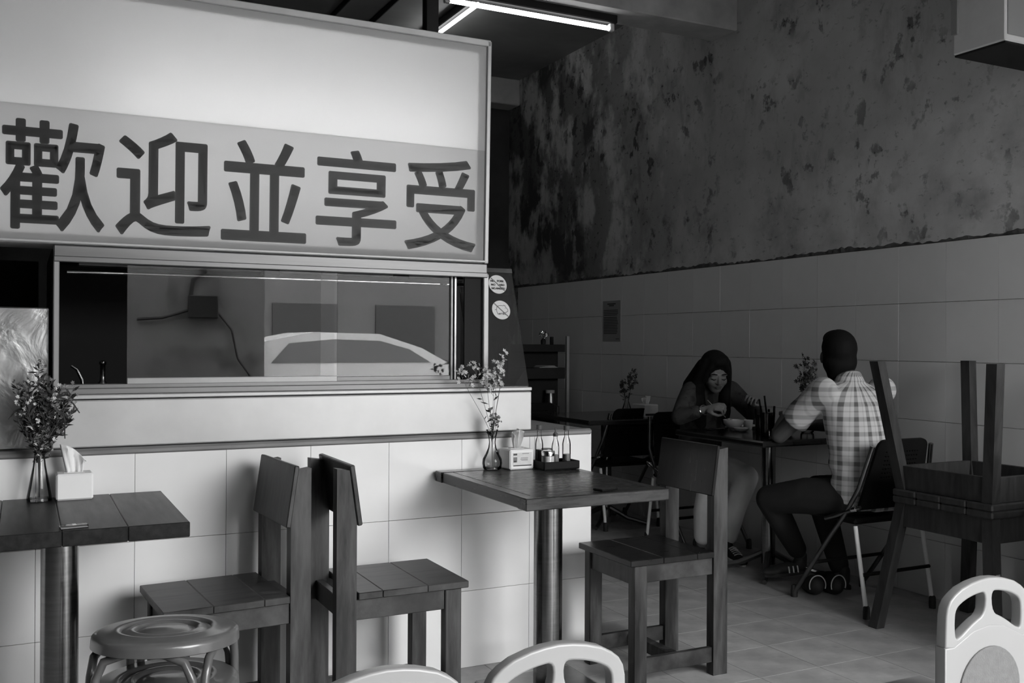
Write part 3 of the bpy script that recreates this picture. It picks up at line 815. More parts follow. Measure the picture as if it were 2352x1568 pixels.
# ================================================================== SPLAYED WOODEN STOOLS, one turned over on the other
def splay_stool(label, loc, flip):
    t = thing('wooden_stool', label, 'stool', loc, 0, 'splayed wooden stools'); H = .60; S = .225
    if flip: t.rotation_euler = (PI, 0, 0)
    for sx in (-1, 1):
        for sy in (-1, 1):
            vs = []
            for z, k in ((0, S + .075), (H - .03, S - .005)):
                cx, cy = sx * k, sy * k; a = .024
                vs += [(cx - a, cy - a, z), (cx + a, cy - a, z), (cx + a, cy + a, z), (cx - a, cy + a, z)]
            MB().add(vs, [(3, 2, 1, 0), (4, 5, 6, 7), (0, 1, 5, 4), (1, 2, 6, 5), (2, 3, 7, 6), (3, 0, 4, 7)]).build('leg', 'wood_stool', t)
    for s in (-1, 1):
        MB().box(-S + .012, S - .012, s * S - .011, s * S + .011, H - .135, H - .03, .002).build('apron', 'wood_stool', t)
        MB().box(s * S - .011, s * S + .011, -S + .012, S - .012, H - .135, H - .03, .002).build('apron', 'wood_stool', t)
    for k in range(4):
        a = -S - .03 + k * (2 * S + .06) / 4
        MB().box(-S - .03, S + .03, a + .0008, a + (2 * S + .06) / 4 - .0008, H - .030, H, .006).build('seat_plank', 'wood_stool', t)
    return t
s1 = splay_stool('dark wooden stool standing upright beneath an upturned stool by the right wall', (3.755, 2.905, 0), False)
MB().box(-.012, .012, -.0008, 0, -.019, .019).build('price_tag', 'paper_grey', s1).location = (-.2605, -.2850, .338)
splay_stool('dark wooden stool turned upside down with its legs in the air', (3.755, 2.905, 1.2005), True)

# ================================================================== ROUND METAL STOOLS, stacked
def metal_stool(label, z, tilt=0.0):
    t = thing('metal_stool', label, 'stool', (.322, 2.525, z), .30, 'stacked round metal stools'); R = .172; H = .45
    if tilt:                                                # the upper stool sits askew on the lower one
        c = Matrix.Translation((.322, 2.525, z + H)); t.matrix_world = c @ Matrix.Rotation(math.radians(tilt), 4, Vector((.894, -.4485, 0))) @ c.inverted() @ Matrix.Translation((.322, 2.525, z)) @ Matrix.Rotation(.30, 4, 'Z')
    prof = [(.0, H + .001), (.050, H), (.060, H - .006), (.070, H - .007), (.076, H + .001), (.084, H + .002), (.096, H - .004), (.104, H - .005), (.110, H + .002), (.120, H + .003), (.128, H - .002), (.155, H - .001), (R - .006, H - .005), (R - .001, H - .010), (R, H - .016), (R + .001, H - .033), (R - .003, H - .035), (R - .004, H - .016), (.0, H - .016)]
    MB().lathe(prof, 56).build('seat', 'red_enamel', t, True, 50)
    for k in range(4):                                      # four hoops, each one side of the frame
        a0, a1 = PI / 2 * k + .06, PI / 2 * (k + 1) - .06; pts = []
        def P(a, r, zz): return (r * math.cos(a), r * math.sin(a), zz)
        am = (a0 + a1) / 2
        for zz in (0, .10, .2, .30): pts.append(P(a0, .232 - .052 * zz / .3, zz))
        pts += [P(a0 + .03, .176, .36), P(a0 + .12, .166, .40), P(a0 + .40, .142, .418), P(am, .136, .420), P(a1 - .40, .142, .418), P(a1 - .12, .166, .40), P(a1 - .03, .176, .36)]
        for zz in (.30, .2, .10, 0): pts.append(P(a1, .232 - .052 * zz / .3, zz))
        MB().tube(pts, .0105, 10).build('leg_hoop', 'red_enamel', t, True)
    MB().tube([(.207 * math.cos(2 * PI * i / 40), .207 * math.sin(2 * PI * i / 40), .14) for i in range(40)], .007, 8, closed=True).build('foot_ring', 'red_enamel', t, True)
    return t
metal_stool('upper round metal stool with ringed seat at the bottom left, atop another', .122, -3.6)
metal_stool('lower round metal stool nested beneath another at the bottom left', 0)

# ================================================================== WHITE PLASTIC CHAIRS (only their backs reach into the frame)
def plastic_chair(label, x, y, rz=0.0):
    t = thing('plastic_chair', label, 'chair', (x, y, 0), rz, 'white plastic chairs'); W = .147
    # upper back: arched outline with two hand holes
    tl_ = [(-W - .003, .545), (-W, .615), (-W + .004, .634), (-W + .013, .649), (-W + .028, .661), (-.095, .674), (-.06, .684), (-.03, .689), (0, .691)]; top = tl_ + [(-x_, z_) for x_, z_ in reversed(tl_[:-1])]
    low = [(.125, .540), (.09, .556), (.055, .572), (0, .580), (-.055, .572), (-.09, .556), (-.125, .540)]
    def rnd(pts, it=2):
        for _ in range(it):
            q = []
            for a, c in zip(pts, pts[1:] + pts[:1]): q += [(a[0] * .75 + c[0] * .25, a[1] * .75 + c[1] * .25), (a[0] * .25 + c[0] * .75, a[1] * .25 + c[1] * .75)]
            pts = q
        return pts
    hl = rnd([(-.005, .668), (-.050, .664), (-.092, .652), (-.122, .634), (-.127, .600), (-.124, .556), (-.108, .552), (-.055, .586), (-.010, .604)])
    hr = [(-x_, z_) for x_, z_ in reversed(hl)]
    me = curve_mesh([top + low, hl, hr], .010, .005, 3)
    me.polygons.foreach_set('use_smooth', [True] * len(me.polygons)); me.set_sharp_from_angle(angle=math.radians(50))
    link('upper_back', me, 'white_plastic', t)
    body = [(-W - .006, .10), (-W - .006, .536), (-.125, .536), (-.09, .552), (-.055, .568), (0, .576), (.055, .568), (.09, .552), (.125, .536), (W + .006, .536), (W + .006, .10)]
    me = curve_mesh([body], .012, .004, 3); me.polygons.foreach_set('use_smooth', [True] * len(me.polygons)); me.set_sharp_from_angle(angle=math.radians(50))
    lb = link('lower_back', me, 'white_plastic', t)
    pad = [(-.108, .20), (-.108, .42)] + arc(0, .42, .108, 180, 0, 18, .105)[1:] + [(.108, .20)]
    me = curve_mesh([pad], .002, .002, 1); o = link('back_pad', me, 'grey_pad', lb); o.location = (0, -.0165, 0)
    # seat and legs, below the frame
    MB().box(-W, W, .02, .32, .30, .335, .012).build('seat', 'white_plastic', t)
    for sx in (-1, 1):
        MB().box(sx * (W - .02) - .02, sx * (W - .02) + .02, .26, .31, 0, .30, .008).build('leg', 'white_plastic', t)
        MB().box(sx * (W - .02) - .02, sx * (W - .02) + .02, -.02, .03, 0, .12, .008).build('leg', 'white_plastic', t)
    return t
plastic_chair('white plastic chair back at the right edge, tallest in the picture', 2.155, 1.655, 0)
plastic_chair('white plastic chair back in front of the steel table pedestal', .925, 1.650, 0)
plastic_chair('white plastic chair back, only its top showing below the two wooden chairs', .580, 1.655, 0)

# ================================================================== TABLE THINGS
def sheet(pts, name, m, par, th=.0012):
    """grid of points -> thin solid cloth"""
    r, c = len(pts), len(pts[0]); vs = [p for row in pts for p in row]
    fs = [(i * c + j, i * c + j + 1, (i + 1) * c + j + 1, (i + 1) * c + j) for i in range(r - 1) for j in range(c - 1)]
    o = MB().add(vs, fs).build(name, m, par, True, 80)
    md = o.modifiers.new('thick', 'SOLIDIFY'); md.thickness = th
    return o
def tissue(par, w, h, x=0, y=0, z=0, lean=.0, seed=1, sail=False):
    rnd = random.Random(seed); rows = []
    for i in range(9):
        k = i / 8; ww = w * (.45 + .75 * k - .75 * max(0, k - .55)); row = []
        for j in range(15):
            u = j / 14 - .5
            hh = h * (1 - .55 * abs(u - .12) ** 1.3 * k)
            if sail:
                ww = w * (.62 + .38 * k); hh = h * (1 - .62 * (u + .5) ** 2.0 * k)
                row.append((x + u * ww + lean * k, y + .007 * math.sin(u * 9 + 1) * (.6 + k) + .004 * math.sin(u * 21 + k * 3), z + hh * k)); continue
            row.append((x + u * ww + lean * k, y + .016 * math.sin(u * 13 + seed) * (.5 + k) + .006 * math.sin(u * 29), z + hh * k))
        rows.append(row)
    return sheet(rows, 'tissue_sheet', 'tissue_white', par)
def tissue_box(label, loc, w, d, h, rz=0.0):
    t = thing('tissue_box', label, 'tissue box', loc, rz, 'tissue boxes')
    MB().box(-w / 2, w / 2, -d / 2, d / 2, 0, h, .005).build('box_body', 'paper_white', t)
    MB().box(-w * .28, w * .28, -.010, .010, h, h + .0012).build('slot_rim', 'tissue_white', t)
    return t
t = tissue_box('white tissue box standing on the dark left table', (.153, 3.430, TL), .108, .085, .083)
tissue(t, .078, .094, 0, 0, .080, -.004, 3, True)
t = tissue_box('white tissue box with a printed label beside the sauce tray', (1.745, 3.435, TZ), .105, .10, .078)
tissue(t, .055, .080, .005, .01, .074, .004, 5)
b = MB().box(-.040, .042, -.0512, -.0500, .014, .066).build('printed_label', 'label_paper', t)
MB().box(-.038, .041, -.0516, -.0511, .014, .018).build('print_bar', 'print_dark', b)
MB().box(-.038, -.022, -.0516, -.0511, .056, .063).build('print_mark', 'print_dark', b)
MB().box(-.038, -.022, -.0516, -.0511, .029, .049).build('print_picture', 'print_mid', b)
MB().box(-.037, -.026, -.0519, -.0515, .029, .036).build('print_mark', 'print_dark', b)
for z, a, c in ((.045, -.006, .026), (.040, -.008, .024), (.036, -.004, .024), (.062, .0, .03)): MB().box(a, c, -.0516, -.0511, z - .001, z + .001).build('print_line', 'print_mid', b)
t = tissue_box('grey-lit tissue box on the black rear table', (3.905, 5.70, .765), .115, .16, .088)
tissue(t, .08, .06, .01, 0, .085, .006, 8)
MB().box(-.05, .03, -.0812, -.080, .012, .026).build('print_bar', 'print_dark', t)

def vase(label, loc, prof, rot=0):
    t = thing('flower_vase', label, 'vase', loc, rot, 'glass flower vases')
    MB().lathe(prof, 28).build('vase_glass', 'vase_glass', t, True, 70)
    MB().lathe([(.0, .002), (prof[0][0] * .96, .002), (prof[0][0] * .9, .010), (.0, .010)], 24).build('vase_foot', 'bottle_glass', t, True)
    return t
vase('clear bulb based glass vase beside the labelled tissue box', (1.640, 3.435, TZ), [(.030, 0), (.036, .006), (.039, .025), (.037, .042), (.026, .062), (.016, .085), (.0125, .105), (.015, .125), (.021, .148), (.0235, .156)])
vase('clear tapering glass vase on the dark left table', (.052, 3.415, TL), [(.036, 0), (.037, .01), (.028, .06), (.019, .11), (.013, .16), (.012, .178)])
vase('glass vase on the diners table half hidden by the man', (3.945, 4.16, .780), [(.030, 0), (.036, .006), (.039, .025), (.037, .042), (.026, .062), (.016, .085), (.0125, .105), (.015, .125), (.021, .148), (.0235, .156)])
vase('dark glass vase behind the tissue box on the rear table', (3.905, 5.93, .765), [(.030, 0), (.036, .006), (.039, .025), (.026, .062), (.0125, .105), (.021, .148), (.0235, .156)])

def blossom(mb, p, r, rnd, petals=6):
    d = Vector((rnd.uniform(-1, 1), rnd.uniform(-1.2, .4), rnd.uniform(-.1, 1))).normalized()
    u = d.orthogonal().normalized(); v = d.cross(u); p = Vector(p)
    for k in range(petals):
        a = 2 * PI * k / petals + rnd.uniform(-.2, .2); e = u * math.cos(a) + v * math.sin(a); f = u * math.cos(a + 1.2) + v * math.sin(a + 1.2)
        tip = p + e * r + d * r * .35
        mb.add([p, p + e * r * .55 + f * r * .30 + d * r * .12, tip, p + e * r * .55 - f * r * .30 + d * r * .12], [(0, 1, 2), (0, 2, 3)])
    mb.ell(p + d * r * .1, (r * .22, r * .22, r * .22), n=6, k=4)
def sprig(label, group, base, tip, n, r, spread, m='petal', seed=0, bend=(0, 0, 0), lo=.55, twigs=5, leaf=0, neck=None):
    rnd = random.Random(seed); b, e = Vector(base), Vector(tip)
    t = thing('flower_sprig', label, 'flower', base, 0, group)
    bb = Vector(bend)
    d = e - b
    def at(k):
        p = d * k + bb * math.sin(PI * k)
        if neck:                                             # stay bundled inside the vase neck, then spread
            q = min(1.0, max(0.0, (p.z - neck * .8) / max(.01, d.z - neck * .8))); q = q * q * (3 - 2 * q) * .35 + q * .65
            p.x, p.y = d.x * q + d.x * .05 * k, d.y * q + d.y * .05 * k
        return p
    st_ = MB().tube([at(i / 8) for i in range(9)], [.0012 - .0005 * i / 8 for i in range(9)], 6)
    fl = MB(); lf = MB()
    for q in range(twigs):
        k = lo + (1 - lo) * (q + .5) / twigs * .9; p = at(k)
        q2 = p + Vector((rnd.uniform(-1, 1), rnd.uniform(-1, 1), rnd.uniform(.3, 1.2))) * spread
        st_.tube([p, (p + q2) / 2 + Vector((0, 0, -.004)), q2], .0007, 5)
        for w in range(max(1, n // (twigs + 1))):
            blossom(fl, q2 + Vector((rnd.gauss(0, 1), rnd.gauss(0, 1), rnd.gauss(0, .8))) * spread * .38, r * rnd.uniform(.7, 1.15), rnd)
    for w in range(max(1, n // (twigs + 1))): blossom(fl, at(1) + Vector((rnd.gauss(0, 1), rnd.gauss(0, 1), rnd.gauss(0, .8))) * spread * .38, r, rnd)
    for w in range(leaf):
        k = rnd.uniform(.45 if neck else .35, .97); p = at(k); ld = Vector((rnd.uniform(-1, 1), rnd.uniform(-1, 1), rnd.uniform(.0, 1))).normalized() * rnd.uniform(.02, .04); s = ld.orthogonal().normalized() * .0045
        lf.add([p, p + ld * .5 + s, p + ld, p + ld * .5 - s], [(0, 1, 2, 3)])
    st_.build('stem', 'stem', t, True)
    fl.build('blossoms', m, t)
    if leaf: lf.build('leaves', 'leaf_dark', t)
    return t
# right table: airy pale sprigs, tips as in the picture
B = (1.640, 3.435, TZ + .012); G = 'pale flower sprigs in the bulb vase'
L = 'thin pale flower sprig in the bulb based vase'
for k, (tx, tz, n, sp) in enumerate(((1.505, 1.165, 26, .022), (1.565, 1.195, 14, .020), (1.606, 1.165, 22, .024), (1.655, 1.19, 18, .022), (1.694, 1.232, 9, .014), (1.64, 1.13, 20, .024), (1.672, 1.165, 12, .018))):
    sprig(L, G, B, (tx, 3.43 + .01 * math.sin(k * 2), tz), n + 8, .0100, sp, 'petal', 20 + k, (.012 if tx < 1.6 else .0, 0, 0), .80, 5, 2, .145)
for k, (tx, tz) in enumerate(((1.628, 1.02), (1.652, 1.00), (1.665, .985), (1.640, .97))):
    sprig('short darker flower sprig low in the bulb based vase', 'low sprigs in the bulb vase', B, (tx, 3.425, tz), 12, .007, .016, 'petal_mid', 60 + k, (0, 0, 0), .68, 4, 6, .145)
# left table: dense dark bunch
B = (.052, 3.415, TL + .012); rnd = random.Random(4)
for k in range(18):
    a = rnd.uniform(-1, 1); tx = .055 + a * .095 + (.02 if k % 4 == 0 else 0); tz = 1.225 - abs(a) * .11 - rnd.uniform(0, .13)
    sprig('dense dark flower sprig in the tapering vase on the left table', 'dark sprigs in the tapering vase', B, (tx, 3.415 + rnd.uniform(-.06, .05), tz), 30, .0075, .020, 'petal_mid' if k % 3 else 'petal', 100 + k, (a * .02, 0, .0), .42, 8, 44, .165)
for k, (ax, az, bx, bz, cx, cz) in enumerate(((.075, 1.085, .135, 1.085, .166, 1.045), (.08, 1.045, .118, 1.04, .124, .965), (.03, 1.05, -.01, 1.06, -.035, 1.03))):
    t = thing('grass_blade', ('arching dark grass blade reaching furthest right from the left vase', 'arching dark grass blade hanging lowest from the left vase', 'arching dark grass blade on the left side of the left vase')[k], 'grass', (.052, 3.405, TL + .012), 0, 'grass blades in the left vase')
    MB().tube(spl([(0, 0, 0), (.0, 0, .17), (ax - .052, -.01, az - TL - .012), (bx - .052, -.012, bz - TL - .012), (cx - .052, -.012, cz - TL - .012)], 7), [.0016 + .0016 * math.sin(PI * i / 28) for i in range(29)], 6).build('blade', 'leaf_dark', t, True)
# diners' table and rear table
B = (3.945, 4.16, .792)
for k, (tx, tz) in enumerate(((3.905, 1.20), (3.93, 1.16), (3.885, 1.15), (3.975, 1.14), (3.935, 1.08), (3.955, 1.18), (3.915, 1.11), (3.99, 1.09))):
    sprig('dark flower sprig in the vase beside the man', 'dark sprigs beside the man', B, (tx, 4.15 + .02 * math.sin(k), tz), 22, .015, .028, 'leaf_dark', 200 + k, (0, 0, 0), .55, 7, 14)
B = (3.905, 5.93, .777)
for k, (tx, tz) in enumerate(((3.965, 1.08), (3.95, 1.03), (3.88, .99), (3.94, 1.05), (3.855, .975))):
    sprig('dark flower sprig in the vase on the rear table', 'dark sprigs on the rear table', B, (tx, 5.93, tz), 20, .014, .024, 'leaf_dark', 240 + k, (0, 0, 0), .6, 5, 8)

# sauce tray with bottles and jars
t = thing('sauce_tray', 'black plastic tray of sauces on the framed table', 'tray', (1.884, 3.365, TZ), .03)
MB().box(-.080, .080, -.05, .05, 0, .004, .002).build('tray_floor', 'black_plastic', t)
for a in (-1, 1):
    MB().box(-.080, .080, a * .048 - .003, a * .048 + .003, .003, .032, .002).build('tray_side', 'black_plastic', t)
    MB().box(a * .077 - .003, a * .077 + .003, -.045, .045, .003, .032, .002).build('tray_side', 'black_plastic', t)
TZ2 = TZ + .0045
def bottle(label, x, y, h, r, liquid, cap, nozzle=False):
    t = thing('sauce_bottle', label, 'bottle', (x, y, TZ2), 0, 'sauce bottles'); n = r * .52; s = h * .55
    MB().lathe([(r, 0), (r, s), (r * .86, s + .014), (n, s + .030), (n, h - .02), (n + .002, h - .018), (n + .002, h - .013)], 20).build('bottle_glass', 'bottle_glass', t, True, 60)
    MB().lathe([(.0, .003), (r * .9, .003), (r * .9, h * liquid), (.0, h * liquid)], 18).build('liquid', 'sauce_mid' if liquid < .4 else 'sauce_dark', t, True)
    if nozzle: MB().lathe([(n + .002, h - .022), (n + .002, h - .012), (.003, h - .004), (.0025, h + .012), (.0, h + .012)], 14).build('cap', 'cork', t, True)
    else: MB().lathe([(n + .003, h - .018), (n + .003, h), (.0, h)], 16).build('cap', 'cork', t, True)
    return t
bottle('dark sauce bottle with a cork cap at the rear left of the black tray', 1.824, 3.392, .166, .016, .42, 0)
bottle('slim sauce bottle with a pointed nozzle in the middle of the black tray', 1.888, 3.375, .142, .0155, .34, 0, True)
bottle('tall clear sauce bottle with a dark cap at the right end of the black tray', 1.940, 3.378, .160, .017, .30, 0)
def jar(label, x, y, h, r, lid):
    t = thing('spice_jar', label, 'jar', (x, y, TZ2), 0, 'spice jars')
    MB().lathe([(.0, .002), (r * .93, .002), (r * .93, h * .86), (.0, h * .86)], 20).build('filling', 'jar_fill', t, True)
    MB().lathe([(r, 0), (r, h * .84), (r * .92, h * .9), (r * .92, h)], 22).build('jar_glass', 'bottle_glass', t, True)
    MB().lathe([(r * .98, h * .9), (r * 1.0, h + .010), (r * .9, h + .014), (.0, h + .015)], 22).build('lid', lid, t, True)
    return t
jar('round spice jar with a shiny metal lid at the front of the black tray', 1.838, 3.345, .056, .027, 'chrome')
jar('round spice jar with a dull lid behind the shiny lidded jar', 1.862, 3.398, .058, .024, 'steel_dark')
t = thing('spoon_rest', 'small dark stopper lying in the black tray between two bottles', 'stopper', (1.916, 3.35, TZ2))
MB().lathe([(.011, 0), (.012, .012), (.009, .026), (.0, .028)], 16).build('stopper_body', 'black_plastic', t, True)
t = thing('mobile_phone', 'flat dark phone lying at the near edge of the framed table', 'phone', (1.755, 2.795, TZ), .25)
MB().box(-.038, .038, -.025, .022, 0, .007, .003).build('phone_body', 'black_plastic', t)
MB().box(-.034, .034, -.021, .018, .0068, .0075).build('screen', 'car_glass', t)
t = thing('table_tag', 'small clear acrylic table tag at the near edge of the left table', 'tag', (.128, 2.885, TL), .1)
MB().box(-.036, .036, -.014, .014, 0, .009, .002).build('acrylic_block', 'bottle_glass', t)
MB().box(-.033, .033, -.012, .012, .0012, .0035).build('card', 'paper_grey', t)
MB().box(-.004, .006, -.010, .010, .0091, .0098).build('sticker', 'paper_white', t)

# diners' crockery
DT = .780
t = thing('rice_bowl', 'white porcelain bowl in front of the woman', 'bowl', (3.665, 4.455, DT))
MB().lathe([(.022, 0), (.024, .008), (.040, .018), (.055, .040), (.060, .060), (.057, .060), (.051, .040), (.036, .020), (.0, .016)], 32).build('bowl_body', 'porcelain', t, True)
MB().lathe([(.0, .058), (.02, .056), (.040, .050), (.052, .042)], 20, sy=.9).build('rice', 'paper_white', t, True)
t = thing('sauce_saucer', 'small white saucer of dark sauce near the bowl', 'saucer', (3.655, 4.375, DT))
MB().lathe([(.026, 0), (.040, .010), (.044, .020), (.041, .020), (.036, .010), (.0, .008)], 28).build('saucer_body', 'porcelain', t, True)
MB().lathe([(.0, .0135), (.018, .0135)], 18).build('sauce', 'sauce_dark', t)
t = thing('tea_cup', 'white tapered cup beside the tall drink glass', 'cup', (3.775, 4.46, DT))
MB().lathe([(.020, 0), (.023, .004), (.030, .055), (.028, .055), (.021, .006), (.0, .006)], 24).build('cup_body', 'porcelain', t, True)
t = thing('dinner_plate', 'white plate behind the bowl on the diners table', 'plate', (3.80, 4.54, DT))
MB().lathe([(.04, 0), (.045, .004), (.085, .016), (.083, .018), (.04, .006), (.0, .006)], 32).build('plate_body', 'porcelain', t, True)
def drink(label, x, y, h):
    t = thing('drink_glass', label, 'glass', (x, y, DT), 0, 'drinks on the diners table')
    MB().lathe([(.032, 0), (.035, .003), (.042, h), (.0405, h), (.034, .006)], 24).build('glass_wall', 'bottle_glass', t, True)
    MB().lathe([(.0, .008), (.033, .008), (.039, h * .80), (.0, h * .80)], 22).build('iced_drink', 'sauce_dark', t, True)
    MB().tube([(.010, 0, .02), (-.018, .004, h + .055)], .0048, 8).build('straw', 'black_plastic', t, True)
    return t
drink('tall dark iced drink with a straw at the near edge of the diners table', 3.560, 4.05, .165)
drink('second tall dark drink with a straw behind the first', 3.62, 4.16, .14)
t = thing('chopsticks', 'pair of pale tipped chopsticks lying left of the bowl', 'chopsticks', (3.60, 4.53, DT), .3)
for k in (-1, 1):
    MB().tube([(-.085, k * .008, .003), (.085, k * .005, .003)], [.0032, .0022], 8).build('chopstick', 'steel', t, True)

# ================================================================== REAR RACK WITH ITS THINGS
t = thing('storage_rack', 'dark storage rack with a bright corner post at the far end', 'rack', (.145, .25, 0))
for x, y in ((3.33, 6.73), (3.33, 7.0), (3.87, 7.0)): MB().box(x - .012, x + .012, y - .012, y + .012, 0, 1.33, .002).build('corner_post', 'black_metal', t)
MB().box(3.857, 3.883, 6.72, 6.748, 0, 1.335, .003).build('corner_post', 'aluminium_light', t)
for z, h_ in ((1.265, .06), (1.075, .09), (.70, .03), (.30, .03)): MB().box(3.31, 3.856, 6.745, 6.866, z - h_, z, .003).build('shelf', 'black_metal', t)
MB().box(3.31, 3.856, 6.868, 6.878, .3, 1.26).build('rack_back', 'dark_void', t)
t = thing('paper_stack', 'crumpled pile of napkins on the middle shelf of the far rack', 'napkins', (3.845, 7.05, 1.0755))
for k in range(4):
    MB().box(-.085 + .01 * k, .085 - .012 * k, -.06, .06, .0045 * k, .0045 * k + .004, .001, Matrix.Rotation(.15 * k, 4, 'Z')).build('napkin', 'paper_grey', t)
t = thing('storage_jar', 'glass jar with a pale lid on the lower shelf of the far rack', 'jar', (3.890, 7.05, .7005))
MB().lathe([(.04, 0), (.042, .13), (.035, .15), (.035, .17)], 20).build('jar_body', 'steel_dark', t, True)
MB().lathe([(.038, .165), (.038, .19), (.0, .191)], 20).build('lid', 'paper_grey', t, True)
t = thing('foil_bunch', 'crinkled shiny foil ornament on top of the far rack', 'ornament', (3.825, 7.05, 1.2655))
MB().lathe([(.02, 0), (.022, .03), (.01, .05)], 12).build('ornament_base', 'black_metal', t, True)
f = MB(); rnd = random.Random(9)
for k in range(16): blossom(f, (rnd.gauss(0, .018), rnd.gauss(0, .012), .07 + rnd.gauss(0, .022)), .018, rnd)
f.build('foil_leaves', 'chrome', t)

# ================================================================== SHOES UNDER THE MAN'S CHAIR
for k, (x, y, rz) in enumerate(((3.612, 3.74, -.25), (3.712, 3.70, -.1))):
    t = thing('slip_on_shoe', ('dark shoe with a pale rim under the chair, right one of the pair' if k else 'dark shoe with a pale rim under the chair, left one of the pair'), 'shoe', (x, y, 0), rz, 'shoes under the chair')
    M = Matrix.Translation((0, 0, .055)) @ Matrix.Rotation(math.radians(62), 4, 'X')
    organic(MB().ell((0, .02, .052), (.044, .06, .050)).ell((0, .06, .034), (.040, .07, .034)), 'shoe_body', 'shoe_dark', t, .006, 4)
    MB().tube([(.045 * math.cos(a), -.012, .055 + .050 * math.sin(a)) for a in [PI * (-.12 + 1.24 * i / 20) for i in range(21)]], .0030, 8).build('pale_rim', 'shoe_white', t, True)

# ================================================================== PEOPLE
def Hd(loc, pitch=0.0, yaw=0.0, roll=0.0, s=1.0):
    return Matrix.Translation(loc) @ Euler((pitch, roll, yaw), 'XYZ').to_matrix().to_4x4() @ Matrix.Scale(s, 4)

def head_shapes(mb, M):
    """skull, jaw, nose, lips, brow and ears; the face looks along -y"""
    mb.ell((0, .018, .030), (.074, .094, .085), M).ell((0, -.022, -.028), (.061, .066, .082), M).ell((0, -.040, -.082), (.036, .036, .030), M)
    for s in (-1, 1):
        mb.ell((s * .034, -.052, -.030), (.026, .028, .030), M)          # cheeks
        mb.ell((s * .030, -.070, .016), (.024, .014, .009), M)           # brow ridge
        mb.ell((s * .031, -.068, -.004), (.0165, .014, .010), M)         # eyelids
        mb.ell((s * .075, .010, -.010), (.010, .020, .030), M)           # ears
    mb.chain([((0, -.080, .006), .0075), ((0, -.094, -.018), .0095), ((0, -.100, -.030), .0115)], M=M)
    for s in (-1, 1): mb.ell((s * .011, -.090, -.033), (.008, .009, .007), M)
    mb.ell((0, -.082, -.052), (.022, .010, .0055), M).ell((0, -.081, -.062), (.019, .010, .006), M)

def hand_shapes(mb, M, curl=(.9, .9, .9, .9), spread=.0, thumb=.5, side=1):
    """palm from the wrist along +x, back of the hand +z, thumb on the +y*side edge; fingers bend towards -z"""
    mb.chain([((0, 0, 0), .021), ((.03, 0, 0), .022)], M=M)
    mb.ell((.045, 0, 0), (.046, .038, .016), M)
    for k, (y, ln) in enumerate(((.031, .068), (.0105, .076), (-.0105, .070), (-.031, .055))):
        y *= side; x, z, a = .082, 0.0, 0.0; pts = [((x - .012, y, z), .0095)]
        for seg, fr in ((.42, .45), (.32, .75), (.26, .6)):
            a += curl[k] * fr; x += ln * seg * math.cos(a); z -= ln * seg * math.sin(a); pts.append(((x, y + spread * (k - 1.5) * seg, z), .0080 - .0007 * len(pts)))
        mb.chain(pts, n=10, M=M)
    mb.chain([((.020, .026 * side, -.004), .012), ((.048, .044 * side, -.016), .0105), ((.072, .040 * side, -.030 - .01 * thumb), .009), ((.092, .028 * side, -.036 - .012 * thumb), .0078)], n=10, M=M)

def aim(p, q, up=(0, 0, 1)):
    """matrix at q with +x along p->q"""
    x = (Vector(q) - Vector(p)).normalized(); u = Vector(up); z = (u - x * u.dot(x)).normalized(); y = z.cross(x)
    return Matrix(((x.x, y.x, z.x, q[0]), (x.y, y.y, z.y, q[1]), (x.z, y.z, z.z, q[2]), (0, 0, 0, 1)))

def shoe(par, name, heel, toe, m, sole='shoe_white'):
    h, t_ = Vector(heel), Vector(toe); d = (t_ - h).normalized(); M = aim(h, h + d * .001); M.translation = h
    o = organic(MB().ell((.02, 0, .045), (.040, .036, .045), M).ell((.10, 0, .032), (.085, .038, .032), M).ell((.19, 0, .024), (.055, .040, .024), M).chain([((.015, 0, .05), .034), ((.01, 0, .09), .033)], M=M), name, m, par, .007, 4)
    MB().loft([(.10, 0, 0, .138, .043), (.10, 0, .016, .140, .045)], 28, M).build('sole', sole, o)
    return o, M

# ---- woman: faces -y
W = thing('person', 'woman with long dark hair in a dark blouse and light trousers, eating', 'person', (3.83, 4.90, 0))
HM = Hd((-.050, -.130, 1.098), math.radians(19), math.radians(-20), 0, 1.02)
RS, RE, RW = (-.165, -.045, .985), (-.345, -.175, .845), (-.275, -.335, .895)      # shoulder, elbow, wrist of the spoon arm
LS, LE, LW = (.150, -.035, .985), (.215, -.190, .830), (.085, -.325, .925)
body = MB()
head_shapes(body, HM)
body.chain([(HM @ Vector((0, .03, -.06)), .048), ((-.025, -.030, 1.00), .052), ((0, .00, .93), .075)])
body.loft([(0, .12, .47, .165, .115), (0, .11, .56, .150, .110), (0, .08, .66, .130, .095), (0, .045, .78, .140, .098), (0, .01, .90, .158, .098), (0, -.02, .985, .150, .075), (0, -.025, 1.02, .075, .055)])
for S, E_, Wr in ((RS, RE, RW), (LS, LE, LW)):
    body.chain([(S, .046), (E_, .036), ((Vector(E_) * .6 + Vector(Wr) * .4), .032), (Wr, .021)])
for s, kn, an in ((-1, (-.20, -.29, .485), (-.20, -.20, .09)), (1, (.02, -.34, .485), (-.075, -.285, .10))):
    body.chain([((s * .085, .10, .51), .085), ((kn[0] * .6 + s * .035, kn[1] * .5 + .05, .50), .072), (kn, .055), ((Vector(kn) * .5 + Vector(an) * .5 + Vector((0, .02, 0))), .048), (an, .033)])
hm = aim(RE, RW, (.35, .2, 1)); hand_shapes(body, hm @ Matrix.Rotation(.9, 4, 'X'), (1.5, 1.4, 1.3, 1.2), 0, .8, -1)
hm2 = aim(LE, LW, (-.3, 0, 1)); hand_shapes(body, hm2 @ Matrix.Rotation(-.6, 4, 'X'), (1.0, 1.1, 1.2, 1.3), 0, .6, 1)
organic(body, 'body', 'skin', W, .0046, 4)
bl = MB()
